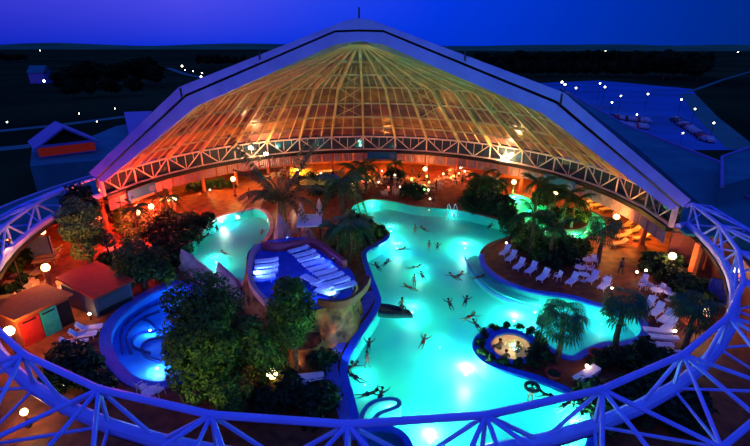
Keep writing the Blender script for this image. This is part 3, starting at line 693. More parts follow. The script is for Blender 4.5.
shrubs([(556,220,1.2,1),(564,222,1.3,0),(572,221,1.2,1),(580,222,1.1,0),(568,217,1.2,1),(585,219,1.0,1),(552,217,1.2,1)], 'on the island inside the green channel', 'island shrubs')
shrubs([(517,238,1.6,1),(524,243,1.5,1),(531,238,1.6,0),(520,250,1.3,0),(528,252,1.2,0),(536,246,1.4,1),(545,251,1.3,1),(553,249,1.2,0),(562,253,1.3,1),(571,251,1.4,0),(577,257,1.3,0),(566,262,1.4,1),(556,264,1.4,1),(547,266,1.3,1),(572,266,1.1,1),(583,252,1.2,0),(512,232,1.3,1),(534,260,1.0,0)], 'in the bed between the green channel and the lounger row', 'middle bed shrubs')
shrubs([(652,271,1.7,1),(660,274,1.8,1),(668,277,1.8,1),(675,283,1.5,1),(680,288,1.5,1),(672,270,1.4,1),(686,296,1.5,1),(682,298,1.6,1),(694,303,1.6,1),(650,266,1.2,0),(700,310,1.5,1),(706,299,1.5,1)], 'in the hedge bed before the right wall', 'right hedge shrubs')
shrubs([(535,355,.9,1),(541,362,.9,1),(480,345,.5,1),(484,336,.5,1),(494,330,.5,1),(506,328,.5,1),(519,330,.5,1),(530,334,.5,1),(539,341,.6,1),(482,355,.5,1),(490,361,.5,1),(503,365,.5,1),(518,366,.5,1),(531,365,.6,1),(540,355,.7,1),(541,348,.7,1)], 'in the green ring around the whirlpool', 'whirlpool hedge')
shrubs([(366,236,1.0,1),(374,234,1.0,0),(380,232,.8,1),(371,228,.9,1),(363,242,.9,1),(357,232,1.2,0),(378,238,.7,0),(384,236,.6,1),(360,224,1,1),(352,222,1.3,0),(345,230,1.3,1),(342,246,1.4,0),(336,256,1.2,1)], 'on the palm peninsula beside the pool', 'peninsula shrubs')
shrubs([(262,352,1.2,1),(266,366,1.3,1),(276,376,1.0,1),(290,395,1.3,1),(300,402,1.4,1),(315,405,1.4,1),(328,404,1.2,1),(300,366,.9,1),(318,366,1.2,1),(326,362,1,1),(282,410,1.4,1),(262,410,1.4,1),(320,415,1.4,1)], 'around the two loungers below the terrace', 'lower bed shrubs')
shrubs([(392,178,1.6,1),(399,181,1.6,1),(409,196,1.6,1),(414,197,1.6,1),(420,195,1.4,1),(318,196,1.5,1),(326,190,1.4,0),(336,196,1.6,1),(270,200,1.6,1),(302,188,1.6,0),(312,184,1.6,0),(545,205,1.5,1),(538,202,1.4,1),(550,196,1.6,1),(557,199,1.5,1)], 'in a planter on the far terrace', 'far terrace planters')
shrubs([(590,405,1.6,1),(602,415,1.7,1),(615,420,1.7,1),(628,410,1.6,1),(640,400,1.6,1),(650,385,1.6,1),(625,368,1.2,1),(636,362,1.2,1),(648,362,1.4,1),(612,362,1.0,1),(660,372,1.5,1),(600,368,.8,1),(690,420,1.6,1),(660,420,1.7,1)], 'in the dark bed under the near ring truss on the right', 'near right bed shrubs')
# palms
def frond_mesh(L, droop, n=11, w=.55, up=.6, fan=False):
    m = MB(); pts = []
    for i in range(n+1):
        u = i/n; x = L*u*(1-.12*u); z = up*L*u-droop*L*u*u; pts.append(Vector((x,0,z)))
    vs = []; fs = []
    if not fan:
        m.path(pts, [.035*(1-.8*i/n) for i in range(n+1)], 4)
        for i in range(1, n*2):
            u = i/(n*2); p = pts[int(u*n)].lerp(pts[min(n, int(u*n)+1)], u*n-int(u*n)); ll = w*math.sin(PI*(.12+.85*u))+.08
            for s_ in (-1, 1):
                o = len(m.v); m.v += [p+Vector((-.1,0,0)), p+Vector((.1,0,0)), p+Vector((ll*.55, s_*ll, -ll*.45))]; m.f.append((o, o+1, o+2))
    else:
        st = pts[int(n*.55)]; m.path(pts[:int(n*.55)+1], .03, 4)
        for k in range(13):
            a = -1.9+3.8*k/12; d = Vector((math.cos(a), math.sin(a), 0)); ll = L*.55*(1-.1*abs(a)); 
            t = Vector((-d.y, d.x, 0))*.05
            mid = st+d*ll*.6+Vector((0,0,.02)); tip = st+d*ll+Vector((0,0,-ll*.5))
            o = len(m.v); m.v += [st, mid-t, mid+t, tip]; m.f += [(o, o+1, o+2), (o+1, o+3, o+2)]
    return m
FR_A = FR_B = None
def mk_palm(name, h, L, nf, fan, seed, droops, m_=PALML, tr=.2, w=.55):
    def f():
        rnd = random.Random(seed); T = thing(name, 'palm', 'palm tree')
        MB().path([(0,0,0),(.1,0,h*.35),(.05,.05,h*.7),(0,0,h)], [tr*1.25,tr,tr*.85,tr*.8], 8).build('trunk', BARK, T)
        protos = [frond_mesh(L, d, 9, w, u, fan) for d, u in droops]; obs = []
        for i in range(nf):
            q = i % len(protos)
            if i < len(protos): o = protos[q].build('frond', m_, T); obs.append(o)
            else: o = obs[q].copy(); COL.objects.link(o); o.parent = T
            s_ = rnd.uniform(.82, 1.1); o.location = (0,0,h-.05); o.rotation_euler = (rnd.uniform(-.2,.2), 0, i*2.39996+rnd.uniform(-.2,.2)); o.scale = (s_,s_,s_)
        return T
    return f
P_FEA = Proto(mk_palm('feather_palm', 4.6, 3.0, 26, False, 51, [(1.0,.75),(1.3,.5),(.8,1.1),(1.2,.2)]))
P_FAN = Proto(mk_palm('fan_palm', 3.6, 1.9, 40, True, 52, [(.5,.5),(.9,.1),(.3,1.1),(1.1,-.5),(.6,.9)], mat('fan_palm_green',(.05,.14,.04),.5,c2=(.02,.06,.02))))
P_DAT = Proto(mk_palm('date_palm', 3.0, 4.2, 34, False, 53, [(.55,1.3),(.9,1.0),(.4,1.7),(1.1,.7)], mat('date_palm_green',(.22,.2,.05),.5,c2=(.06,.08,.03)), .4, .6))
P_TRO = Proto(mk_palm('arching_palm', 4.2, 2.7, 28, False, 54, [(1.2,.7),(1.5,.6),(.9,1.0),(1.6,.1)], mat('arching_palm_green',(.10,.22,.06),.5,c2=(.04,.1,.03)), .16, .7))
for P_, px, py, s_, lab in [(P_DAT,284,236,1.5,'tallest date palm with upright fronds behind the white canopy'),(P_TRO,343,226,1.35,'tall feathery palm at the far end of the palm peninsula'),(P_TRO,350,262,1.0,'arching palm leaning over the near side of the palm peninsula'),(P_TRO,338,258,.85,'arching palm close beside the right rim of the sun terrace'),(P_TRO,362,246,.7,'smallest arching palm in the middle of the palm peninsula'),(P_FEA,357,200,1.0,'dark palm in front of the far bar counters'),(P_FEA,366,193,.9,'thin palm just left of the far orange column'),(P_FEA,395,180,.62,'palm in a planter below the blue centre banner'),
        (P_FAN,556,362,1.0,'fan palm beside the round whirlpool'),(P_FAN,615,348,1.0,'fan palm at the right end of the pool'),(P_FAN,683,352,1.0,'fan palm close under the right side of the ring truss'),(P_FAN,598,262,1.05,'slim fan palm on the orange floor beside the green channel'),(P_FAN,541,336,.38,'tiny fan palm on the rim left of the whirlpool palm'),
        (P_FEA,547,222,.95,'palm on the left of the channel island'),(P_FEA,562,226,.9,'palm in the middle of the channel island'),(P_FEA,535,212,.9,'palm leaning over the far left of the green channel'),(P_FEA,529,256,1.0,'palm in front of the near bend of the green channel'),(P_FEA,549,262,.85,'palm in the bed beside the green channel and the lounger row'),(P_FEA,571,228,.8,'palm at the right of the channel island'),(P_FEA,553,196,.9,'dark palm behind the green channel'),(P_FEA,478,206,.9,'palm in the planting at the far right pool corner'),(P_FEA,492,208,.85,'palm at the right of the far right pool corner'),
        (P_FEA,140,236,.75,'palm in front of the red bar'),(P_FEA,170,222,.7,'palm on the bank behind the lagoon')]:
    P_.put(at(px, py), px*.7, lab, None, s_)
# ================================================================== furniture
def mk_lounger(hi, m_, cush=None):
    def f():
        T = thing('sun_lounger', 'lounger', 'sun lounger')
        fr = MB()
        for y in (-.31,.31): fr.path([(-.98,y,.31),(.3,y,.31),(.95,y,.31)], .03, 5)
        fr.path([(-.98,-.31,.31),(-.98,.31,.31)], .03, 5); fr.build('frame', m_, T)
        MB().box((-.34,0,.36),(1.28,.6,.07)).build('seat', cush or m_, T)
        a = hi; c = Vector((.3,0,.36)); d = Vector((math.cos(a),0,math.sin(a))); e = c+d*.72
        m = MB(); n = Vector((-d.z,0,d.x))*.035
        m.add([c+Vector((0,-.3,0))-n, e+Vector((0,-.28,0))-n, e+Vector((0,.28,0))-n, c+Vector((0,.3,0))-n, c+Vector((0,-.3,0))+n, e+Vector((0,-.28,0))+n, e+Vector((0,.28,0))+n, c+Vector((0,.3,0))+n],
              [(0,3,2,1),(4,5,6,7),(0,1,5,4),(1,2,6,5),(2,3,7,6),(3,0,4,7)]); m.build('backrest', cush or m_, T)
        for x in (-.8,.65):
            for y in (-.28,.28): MB().path([(x,y,0),(x*.97,y,.31)], .035, 6).build('leg', m_, T)
        return T
    return f
L_LOW = Proto(mk_lounger(.12, WHITEP)); L_HI = Proto(mk_lounger(.85, WHITEP)); L_OR = Proto(mk_lounger(.5, mat('honey_wood_slats',(.55,.35,.14),.5)))
def loungers(P_, lst, vec, z, lab, grp=None, sc=1.0):
    for i, it in enumerate(lst):
        px, py = it[:2]; v = it[2] if len(it) > 2 else vec
        l = lab(i) if callable(lab) else lab
        P_.put(at(px, py, z), yawpx((px, py), (px+v[0], py+v[1]), z), l, grp, sc)
ordn = ['first','second','third','fourth','fifth','sixth','seventh','eighth','ninth','tenth','eleventh','twelfth']
loungers(L_LOW, [(267,264),(267,269.5),(266,275.5),(263,281.5)], (12,-1.2), TZ+.05, lambda i: 'blue-lit lounger in the left stack on the sun terrace, %s from the far end' % ordn[i], 'terrace loungers, left stack')
loungers(L_LOW, [(299,252.5),(305,257),(309,261.5),(314,266),(320,271),(326,275.5),(332,280),(338,285),(344,290)], (13,-3.5), TZ+.05, lambda i: 'blue-lit lounger in the long right stack on the sun terrace, %s from the far end' % ordn[i], 'terrace loungers, right stack')
loungers(L_LOW, [(322,289,(11,4)),(327,296,(11,3)),(311,283,(10,5))], (10,4), TZ+.05, lambda i: ('lounger set crosswise before the long stack on the sun terrace, middle one','lounger nearest the brown parapet on the sun terrace','lounger set crosswise on the sun terrace nearest the bushy tree')[i])
loungers(L_HI, [(505,254),(511,260),(519,268),(531,272),(543,279),(572,283),(592,281),(604,288)], (9,-7), 0, lambda i: 'white lounger in the row along the curved channel, %s from the far left' % ordn[i], 'loungers along the curved channel')
loungers(L_HI, [(647,308),(656,314),(665,321),(668,329)], (9,-7), 0, lambda i: 'lavender-white lounger with raised back near the right end of the pool, %s from the left' % ordn[i], 'raised loungers on the right')
loungers(L_LOW, [(657,334),(663,341),(657,348),(666,356)], (13,1.5), 0, lambda i: 'flat white lounger stacked close under the right fan palm, %s from the far side' % ordn[i], 'flat loungers on the right')
loungers(L_HI, [(628,358),(641,356)], (6,-7), 0, lambda i: ('white lounger in the dark behind the ring truss, left of a pair','white lounger in the dark behind the ring truss, right of a pair')[i])
loungers(L_LOW, [(586,378)], (12,-7), 0, lambda i: 'single pale lounger beside a glowing floor lamp near the whirlpool', None, 1.1)
loungers(L_HI, [(89,331.5),(83,338.5),(74,347)], (-15,2.5), 0, lambda i: 'lavender lounger in front of the coloured cabins, %s' % ('far one','middle one','near one')[i], 'loungers before the cabins')
loungers(L_LOW, [(309,380.5),(308,388)], (9,-1), 0, lambda i: ('pale blue lounger by the lower lamp, far one of two','pale blue lounger by the lower lamp, near one of two')[i], None, 1.0)
loungers(L_OR, [(624,228),(633,233),(623,238),(619,246),(591,203),(599,207),(606,211),(586,210),(641,240),(541,196)], (12,-2), 0, lambda i: 'honey-coloured lounger on the orange floor behind the channel, '+('far one by the lamp','second by the lamp','third by the lamp','nearest to the camera by the lamp','far left group, back','far left group, middle','far left group, right','far left group, front','right one by the lamp','alone behind the palms')[i], 'honey loungers right of the channel', 1.1)
loungers(L_OR, [(52,254),(50,259),(47,264),(20,285),(26,278),(36,276),(14,300)], (16,-2), 0, lambda i: 'honey-coloured lounger on the left lounge deck, '+('far one','second','third from the far end','near the globe lamp','behind the globe lamp','right of the globe lamp','nearest the truss')[i], 'honey loungers on the left deck', 1.2)
# chairs and tables
def mk_chair(m_):
    def f():
        T = thing('garden_chair', 'chair', 'chair'); MB().box((0,0,.43),(.5,.5,.05)).build('seat', m_, T)
        MB().add([(-.25,.22,.45),(.25,.22,.45),(.24,.34,.92),(-.24,.34,.92),(-.25,.26,.45),(.25,.26,.45),(.24,.38,.92),(-.24,.38,.92)], [(0,1,2,3),(7,6,5,4),(0,4,5,1),(1,5,6,2),(2,6,7,3),(3,7,4,0)]).build('backrest', m_, T)
        for x in (-.23,.23):
            MB().path([(x,-.22,.42),(x,-.22,.66),(x,.27,.66)], .025, 5).build('armrest', m_, T)
            for y in (-.22,.22): MB().path([(x,y,.42),(x*1.12,y*1.12,0)], .028, 5).build('leg', m_, T)
        return T
    return f
def mk_table(m_, r=.5):
    def f():
        T = thing('round_table', 'table', 'table'); MB().lathe([(r*.97,.70),(r,.72),(r,.74),(r*.97,.75)], 20).build('table_top', m_, T)
        MB().path([(0,0,.03),(0,0,.7)], .045).build('column', m_, T); MB().lathe([(.3,0),(.26,.04),(.05,.06)], 12).build('base', m_, T); return T
    return f
WC = Proto(mk_chair(WHITEP)); WT = Proto(mk_table(WHITEP)); OC = Proto(mk_chair(mat('rattan',(.7,.42,.2),.6))); OT = Proto(mk_table(mat('pale_wood_top',(.75,.5,.25),.4)))
for px, py, t_, lab in [(586,266,1,'white round table on the right of the lounger row, far one'),(579,274,1,'white round table at the middle of the lounger row'),(583,281,1,'white round table between two loungers of the row'),(557,280,0,'white chair between the loungers of the row, alone'),(577,268,0,'white chair at the left of the far white table'),(594,264,0,'white chair at the right of the far white table'),(588,261,0,'white chair behind the far white table'),(589,273,0,'white chair between the two white tables'),
        (643,284,0,'white chair at the left end of the right hand table group'),(641,289,0,'white chair in front of the left end of the right table group'),(651,291,0,'white chair second in the right table group'),(659,293,0,'white chair third in the right table group'),(668,295,0,'white chair fourth in the right table group'),(677,296,0,'white chair at the right end of the right table group'),(655,297,1,'white round table in the right table group, left one'),(668,300,1,'white round table in the right table group, right one'),
        (160,395,0,'white chair in the dark below the blue wading pool'),(143,392,0,'white chair left of it in the dark below the wading pool'),(152,400,1,'white round table in the dark below the wading pool'),(605,283,0,'white chair by the floor light at the end of the lounger row')]:
    (WT if t_ else WC).put(at(px, py), px*.37, lab)
# far hall: many tables with chairs
rf = random.Random(17)
zones = [((350,181),(438,197),26,'on the far terrace behind the pool'),((440,170),(468,190),9,'under the fascia at the far right of the bar'),((112,204),(165,222),14,'in the red-lit bar corner'),((262,172),(345,184),14,'by the far bar counters'),((104,246),(125,262),3,'behind the speckled tree'),((28,292),(72,303),6,'on the orange floor behind the cabins')]
for (a, b, n, wh) in zones:
    for i in range(n):
        px, py = rf.uniform(a[0], b[0]), rf.uniform(a[1], b[1])
        p = at(px, py); OT.put(p, 0, 'small round wooden table '+wh, 'wooden tables '+wh)
        for k in range(rf.choice((2,3))):
            an = rf.random()*6.28; OC.put(p+Vector((math.cos(an)*.85, math.sin(an)*.85, 0)), an-PI/2, 'rattan chair at a small table '+wh, 'rattan chairs '+wh)
LN = [glow_mat('candle_glass_'+n_, c_, 5, .2) for n_, c_ in (('amber', (1,.5,.12)), ('pale', (1,.8,.45)), ('red', (1,.08,.04)), ('green', (.2,.9,.15)))]
for i in range(46):
    (a, b, n, wh) = zones[(0,0,1,2,3,0)[i % 6]]; px, py = rf.uniform(a[0], b[0]), rf.uniform(a[1], b[1]); k_ = 2 if wh.endswith('corner') and i % 2 else rf.choice((0,0,1,1,2,3))
    T = thing('table_lantern', ('amber','pale','red','green')[k_]+' lantern on a short post '+wh, 'lantern', at(px, py), 0, ('amber','pale','red','green')[k_]+' lanterns '+wh)
    MB().path([(0,0,0),(0,0,.9)], .04).build('post', METALD, T); MB().lathe([(.06,.9),(.15,.97),(.15,1.15),(.05,1.22)], 8).build('glass', LN[k_], T)
# red bar, counters, kiosks
def counter(l, h, m_, top, label, name='bar_counter', d=.8, cat='counter'):
    p = atl(l); c = sum(p, Vector())/len(p); T = thing(name, label, cat, c)
    MB().path([(v.x,v.y,h/2) for v in p], 1, sq=(d, h)).build('front', m_, T, True); MB().path([(v.x,v.y,h+.04) for v in p], 1, sq=(d+.3, .08)).build('worktop', top, T, True); return T
REDL = mat('red_laminate', (.6,.04,.02), .5); YEL = mat('yellow_panel', (.7,.5,.06), .6); ORL = mat('orange_laminate', (.7,.3,.06), .5)
counter([(128,216),(145,210),(162,206)], 1.1, REDL, ORL, 'red bar counter in the red-lit corner at the left foot of the dome')
counter([(318,178),(345,176.5)], 1.1, ORL, ORL, 'long orange bar counter below the fascia left of centre')
counter([(348,183),(362,182)], 1.1, YEL, ORL, 'short yellow counter behind the palm peninsula')
counter([(500,176),(520,179)], 1.1, ORL, ORL, 'orange counter under the fascia to the right')
T = thing('yellow_kiosk', 'yellow wall of a snack kiosk behind the globe lamp under the fascia', 'kiosk', at(302,181))
MB().box((0,0,1.15),(3.4,1.6,2.3)).build('wall', YEL, T); MB().box((0,0,2.35),(3.7,1.9,.1)).build('roof', ORL, T)
# parasols by the bar
def mk_parasol(m_):
    def f():
        T = thing('parasol', 'parasol', 'parasol'); MB().path([(0,0,0),(0,0,2.5)], .035).build('pole', METALD, T)
        m = MB(); N = 8; vs = [(0,0,2.55)]+[(1.4*math.cos(2*PI*k/N), 1.4*math.sin(2*PI*k/N), 2.05) for k in range(N)]+[(1.4*math.cos(2*PI*k/N), 1.4*math.sin(2*PI*k/N), 1.9) for k in range(N)]
        m.add(vs, [(0, 1+k, 1+(k+1)%N) for k in range(N)]+[(1+k, 9+k, 9+(k+1)%N, 1+(k+1)%N) for k in range(N)]); m.build('canopy', m_, T)
        MB().lathe([(.28,0),(.28,.08),(.06,.1)], 10).build('base', METALD, T); return T
    return f
for px, py, c, nm in ((309,195,(.55,.6,.08),'lime green'),(331,190,(.05,.25,.7),'bright blue'),(326,195,(.35,.6,.1),'leaf green'),(366,190,(.75,.5,.05),'golden yellow'),(352,193,(.6,.45,.05),'mustard yellow')):
    mk_parasol(mat(nm.replace(' ','_')+'_cloth', c, .7))().location = at(px, py)
for o in [o for o in COL.objects if o.name.startswith('parasol')]:
    pass
names_ = ['lime green parasol beside the kiosk in front of the far bar','bright blue parasol in front of the far bar counter','leaf green parasol just before the blue one','golden yellow parasol right of the peninsula palm','mustard yellow parasol behind the peninsula palm']
for o, l in zip([o for o in COL.objects if o.name.split('.')[0] == 'parasol'], names_): o['label'] = l
# cabins left
def hut(fa, fb, depth, h, name, label, wallm, roofm, slope=0.0):
    a, b = at(*fa), at(*fb); x = (b-a).normalized(); y = Vector((-x.y, x.x, 0)); L = (b-a).length
    T = thing(name, label, 'cabin', a, math.atan2(x.y, x.x))
    MB().box((L/2, depth/2, h/2), (L, depth, h)).build('wall', wallm, T)
    m = MB(); v = [(-.2,-.4,h),(L+.2,-.4,h),(L+.2,depth+.2,h+slope),(-.2,depth+.2,h+slope)]; m.add(v+[(p[0],p[1],p[2]+.15) for p in v], [(0,3,2,1),(4,5,6,7),(0,1,5,4),(1,2,6,5),(2,3,7,6),(3,0,4,7)]); m.build('roof', roofm, T)
    return T, L
H1, L1 = hut((24,348),(75,322), 3.4, 2.5, 'changing_cabin', 'low cabin with a red, a turquoise and a black front panel at left', RW, mat('orange_lit_flat_roof',(.5,.14,.03),.8))  # brownish roof with the orange lamp light put into its colour
MB().box((L1*.21,-.05,1.05),(L1*.36,.08,2.1)).build('door_panel', mat('red_door_paint',(.55,.03,.02),.5), H1)['label'] = 'red door panel'
MB().box((L1*.57,-.05,1.1),(L1*.31,.08,2.2)).build('door_panel', mat('turquoise_door_paint',(.03,.5,.35),.5), H1)['label'] = 'turquoise door panel'
MB().box((L1*.87,-.05,1.1),(L1*.24,.08,2.0)).build('doorway', DARKM, H1)['label'] = 'dark open doorway'
for f_ in (.21,.57): MB().box((L1*f_,-.1,1.95),(L1*.24,.06,.12)).build('vent_slot', DARKM, H1)
H2, L2 = hut((98,318),(134,300), 4.6, 1.9, 'snack_hut', 'hut with a sloping red roof and slate-blue front between cabins and lagoon', mat('slate_blue_render',(.12,.13,.16),.7), mat('red_sheet_roof',(.5,.05,.015),.6), .6)
MB().box((L2*.5,-.05,1.1),(L2*.86,.08,1.0)).build('shutter', mat('dark_slate',(.06,.07,.09),.5), H2)
MB().box((L2*.5,-.05,.3),(L2*.9,.1,.4)).build('plinth', DARKM, H2)
T = thing('privacy_screen', 'blue free-standing screen panel on the left lounge deck', 'screen', at(41,258), .25); MB().box((0,0,1.2),(2.6,.15,2.4)).build('panel', mat('grey_blue_panel',(.25,.28,.5),.6), T)
for x in (-1.2,1.2): MB().box((x,0,1.2),(.1,.25,2.45)).build('upright', METALD, T)
T = thing('corrugated_screen', 'blue corrugated curved screen beside the ring truss at right', 'screen', at(712,297)); m = MB(); vs = []
for i in range(25):
    a = -2.6+1.7*i/24; r = 1.5+(.06 if i % 2 else -.06); vs += [(r*math.cos(a), r*math.sin(a), 0), (r*math.cos(a), r*math.sin(a), 2.4), ((r-.06)*math.cos(a), (r-.06)*math.sin(a), 0), ((r-.06)*math.cos(a), (r-.06)*math.sin(a), 2.4)]
m.add(vs, [(4*i,4*i+4,4*i+5,4*i+1) for i in range(24)]+[(4*i+2,4*i+3,4*i+7,4*i+6) for i in range(24)]+[(4*i+1,4*i+5,4*i+7,4*i+3) for i in range(24)]); m.build('sheet', mat('blue_corrugated_sheet',(.12,.16,.5),.5), T)
MB().path([(-1.3,-.8,2.42),(-.5,-1.42,2.42),(.3,-1.5,2.42)], .05).build('top_rail', METALD, T)
# wall pillar and window glow on the right
a = at(689,282); T = thing('orange_pillar', 'bright orange pillar standing against the right wall', 'pillar', a, .3); MB().box((0,0,2),(.5,.5,4)).build('shaft', mat('bright_orange_render',(.8,.2,.05),.7), T); MB().box((0,0,.15),(.7,.7,.3)).build('plinth', RW, T)
# banners on the fascia
def banner(k, label, w=5.0):
    p = pol(DC, RR-.95, ka(k), 3.25); t = Vector((-math.sin(ka(k)), math.cos(ka(k)), 0)); o = thing('hanging_banner', label, 'banner', p, math.atan2(t.y, t.x))
    m_ = mat('blue_printed_banner', (.003,.035,.20), .8, c2=(.003,.07,.16), scale=.5)
    MB().box((0,0,0),(w,.06,1.6)).build('cloth', m_, o); MB().path([(-w/2,0,.82),(w/2,0,.82)], .05).build('rail', METALD, o)
    MB().box((0,.05,-.62),(w*.8,.04,.3)).build('lower_stripe', mat('sand_print',(.2,.11,.06),.6), o)
    e = MB(); N = 14
    e.add([(.55*math.cos(2*PI*i/N)-w*.36, s_, .42*math.sin(2*PI*i/N)+.1) for s_ in (.045,.06) for i in range(N)], [tuple(range(N)), tuple(range(N, 2*N))[::-1]]+[(i, (i+1)%N, N+(i+1)%N, N+i) for i in range(N)]).build('emblem', mat('pale_emblem',(.04,.09,.28),.6), o)
    return o
banner(8.6, 'blue printed banner hanging on the fascia at the centre of the dome'); banner(.95, 'blue printed banner hanging at the left end of the fascia above the red bar', 4.6); banner(14.4, 'blue printed banner hanging on the right part of the fascia', 5.0)
# ================================================================== lamps
GL = glow_mat('opal_globe', (1,.78,.34), 9, .45)
def mk_globe(h, w, c):
    def f():
        T = thing('globe_lamp', 'lamp', 'lamp post'); MB().path([(0,0,0),(0,0,h-.25)], .16, 8).build('post', WALLO, T)
        MB().lathe([(.28,0),(.28,.1),(.15,.2)], 10).build('base', METALD, T)
        MB().lathe([(.05,h-.34),(.25,h-.25),(.35,h),(.25,h+.25),(.05,h+.34)], 12).build('globe', GL, T, smooth=True)
        lamp('bulb', (0,0,h), w, c, .2, T); return T
    return f
ORC = (1,.33,.055)
for px, py, h, w, c, lab in [(233,179,2.6,3200,ORC,'on the orange floor behind the lagoon'),(298,171,2.0,2400,ORC,'before the yellow kiosk'),(425,169,2.0,3200,ORC,'under the far fascia right of centre'),(616.5,217,2.6,2600,ORC,'beside the honey loungers'),(672.5,256,2.4,900,(1,.4,.16),'against the right wall'),(45.5,267.5,3.0,2600,ORC,'on the left lounge deck'),(9,331,2.4,1500,ORC,'left of the coloured cabins'),(42,231.5,2.4,500,ORC,'behind the left lounge deck'),(168,199,2.2,500,(1,.25,.05),'right of the red bar'),(174,199,2.2,300,(1,.3,.05),'right of the red bar, second of a pair'),(137,212.5,1.9,900,(1,.08,.03),'over the left end of the red bar'),(151,206.5,1.9,900,(1,.08,.03),'over the right end of the red bar'),(24,412,1.8,300,(1,.55,.12),'below the ring truss at lower left'),(735,270,3.0,200,(1,.8,.6),'seen through the ring truss at right'),(556,192,2.4,500,ORC,'among the palms behind the channel'),(272,374,1.3,260,(1,.3,.1),'left of the two lower loungers'),(707,312,1.4,420,(1,.5,.15),'low in the bushes at the right end'),(514,182,2.0,1800,ORC,'at the right end of the far counter')]:
    T = mk_globe(h, w, c)(); T['label'] = 'globe lamp glowing warm yellow '+lab; T.location = at(px, py, h*(.6 if px == 24 else 1)); T.location.z = 0
    if px == 24: T.scale = (.6,.6,.6)
# low bollard lights
BL = glow_mat('bollard_lens', (1,.8,.5), 12, .3)
def mk_boll():
    T = thing('bollard_light', 'light', 'garden light'); MB().path([(0,0,0),(0,0,.45)], .05).build('stem', METALD, T); MB().lathe([(.04,.45),(.11,.5),(.11,.62),(.03,.68)], 10).build('lens', BL, T)
    lamp('bulb', (0,0,.8), 10, (1,.5,.2), .08, T); return T
pb_ = Proto(mk_boll)
for px, py, lab in [(89.5,314,'beside the slate-blue hut front'),(506.5,243,'at the head of the lounger row'),(588,245,'on the orange floor beside the slim fan palm'),(612,288,'at the right end of the lounger row'),(637,272,'on the orange floor behind the right chairs, left one'),(646,270.5,'on the orange floor behind the right chairs, right one'),(675,331,'beside the raised loungers on the right'),(295,366,'above the two lower loungers'),(587,366,'beside the single lounger near the whirlpool'),(63,386,'in the dark bed at lower left'),(382,171,'far right of the centre banner'),(210,190,'on the orange floor behind the lagoon, left'),(400,187,'on the far terrace among the tables'),(362,180,'on the far terrace by the short counter'),(430,199,'at the far edge of the pool'),(485,184,'in the far right planting'),(566,207,'behind the green channel')]:
    pb_.put(at(px, py, .55)*1.0 if False else Vector((at(px,py,.55).x, at(px,py,.55).y, 0)), 0, 'small bright bollard light '+lab, 'bollard lights')
# truss floodlights
def flood(px, py, z, w, aim, lab, c=(1,.55,.22), spot=130):
    p = at(px, py, z); p.y -= 0; T = thing('truss_floodlight', lab, 'floodlight', p)
    MB().box((0,.3,.12),(.6,.3,.3)).build('housing', METALD, T); MB().lathe([(.05,-.2),(.3,-.15),(.36,.1),(.05,.25)], 12).build('lens', glow_mat('flood_lens', (1,.85,.6), 30, .2), T)
    lamp('bulb', (0,-.7,.1), w, c, .3, T); return T
flood(266,154,4.9,2600,None,'glaring warm floodlight on the base truss at left of centre'); flood(503,157,4.9,2600,None,'glaring warm floodlight on the base truss at right of centre')
# hidden-in-plain coloured fixtures: small spotlights standing on the floor or parapet
SPM = {}
def spotfix(loc, aim, w, c, lab, ang=90):
    T = thing('stage_spotlight', lab, 'spotlight', loc); MB().path([(0,0,0),(0,0,.25)], .04).build('bracket', METALD, T)
    MB().lathe([(.08,.2),(.13,.25),(.13,.42),(.06,.46)], 10).build('housing', METALD, T); lamp('bulb', (0,0,.62), w, c, .12, T, ang, aim); return T
sl_ = {1500:'at its far edge',900:'at its right parapet',1200:'on its left side',700:'at its near edge'}
for x, y, w in ((-8.5,40.6,1500),(-3.6,36.0,900),(-9.9,33.0,1200),(-3.2,29.6,700)):
    spotfix((x,y,TZ+.05), (-6.5,34.5,TZ), w, (.07,.17,1), 'small blue spotlight on the sun terrace, '+sl_[w], 150)
for p_, aim, w, c, lab in [((-3.0,26.6,0),(-3.2,28.8,2),2600,(1,.36,.07),'amber spotlight washing the terrace cliff'),((-5.6,25.9,0),(-5.4,28,1.5),300,(1,.35,.25),'rose spotlight at the foot of the terrace cliff'),((-1.6,26.0,.1),(-1.2,30,.6),500,(.1,.15,1),'blue spotlight on the walkway under the cliff')]:
    spotfix(p_, aim, w, c, lab, 120)
def added_polelight(px, py, h, aim, w, c, lab, ang=110):  # pole spotlights added to throw warm colour on the hut roofs
    p = at(px, py, 0); T = thing('added_pole_spotlight', lab, 'spotlight', p); MB().path([(0,0,0),(0,0,h)], [.09,.05], 8).build('pole', METALD, T)
    MB().box((0,0,h+.12),(.34,.34,.24)).build('housing', METALD, T); lamp('bulb', (0,0,h+.5), w, c, .15, T, ang, aim); return T
q = at(110, 300, 2); added_polelight(112, 268, 5.2, q, 1500, (1,.07,.03), 'added tall pole with a red spotlight lighting the snack hut roof')
q = at(45, 320, 2); added_polelight(24, 292, 5.0, q, 1500, (1,.22,.05), 'tall pole with an orange spotlight behind the coloured cabins')
def added_ringflood(j, aim, w, c, lab, ang=70):  # floodlights added below the chord to light the tree crowns
    p = fp(j, FR+.1, ZRB-1.0); T = thing('truss_floodlight', lab, 'floodlight', p); MB().box((0,0,.1),(.4,.3,.2)).build('housing', METALD, T)
    MB().lathe([(.12,-.02),(.15,-.1),(.15,-.16)], 10).build('shade', METALD, T); MB().path([(0,0,.2),(0,0,.75)], .03).build('hanger', METALD, T); lamp('bulb', (0,.35,-.1), w, c, .15, T, ang, aim)
added_ringflood(9.6, (bt.x, bt.y+1, 4.0), 600, (1,.95,.4), 'small floodlight added on the near ring truss to light the biggest tree', 60)
added_ringflood(8.7, (T2.x, T2.y, 5), 350, (.9,1,.5), 'small floodlight added on the near ring truss to light the terrace tree', 34)
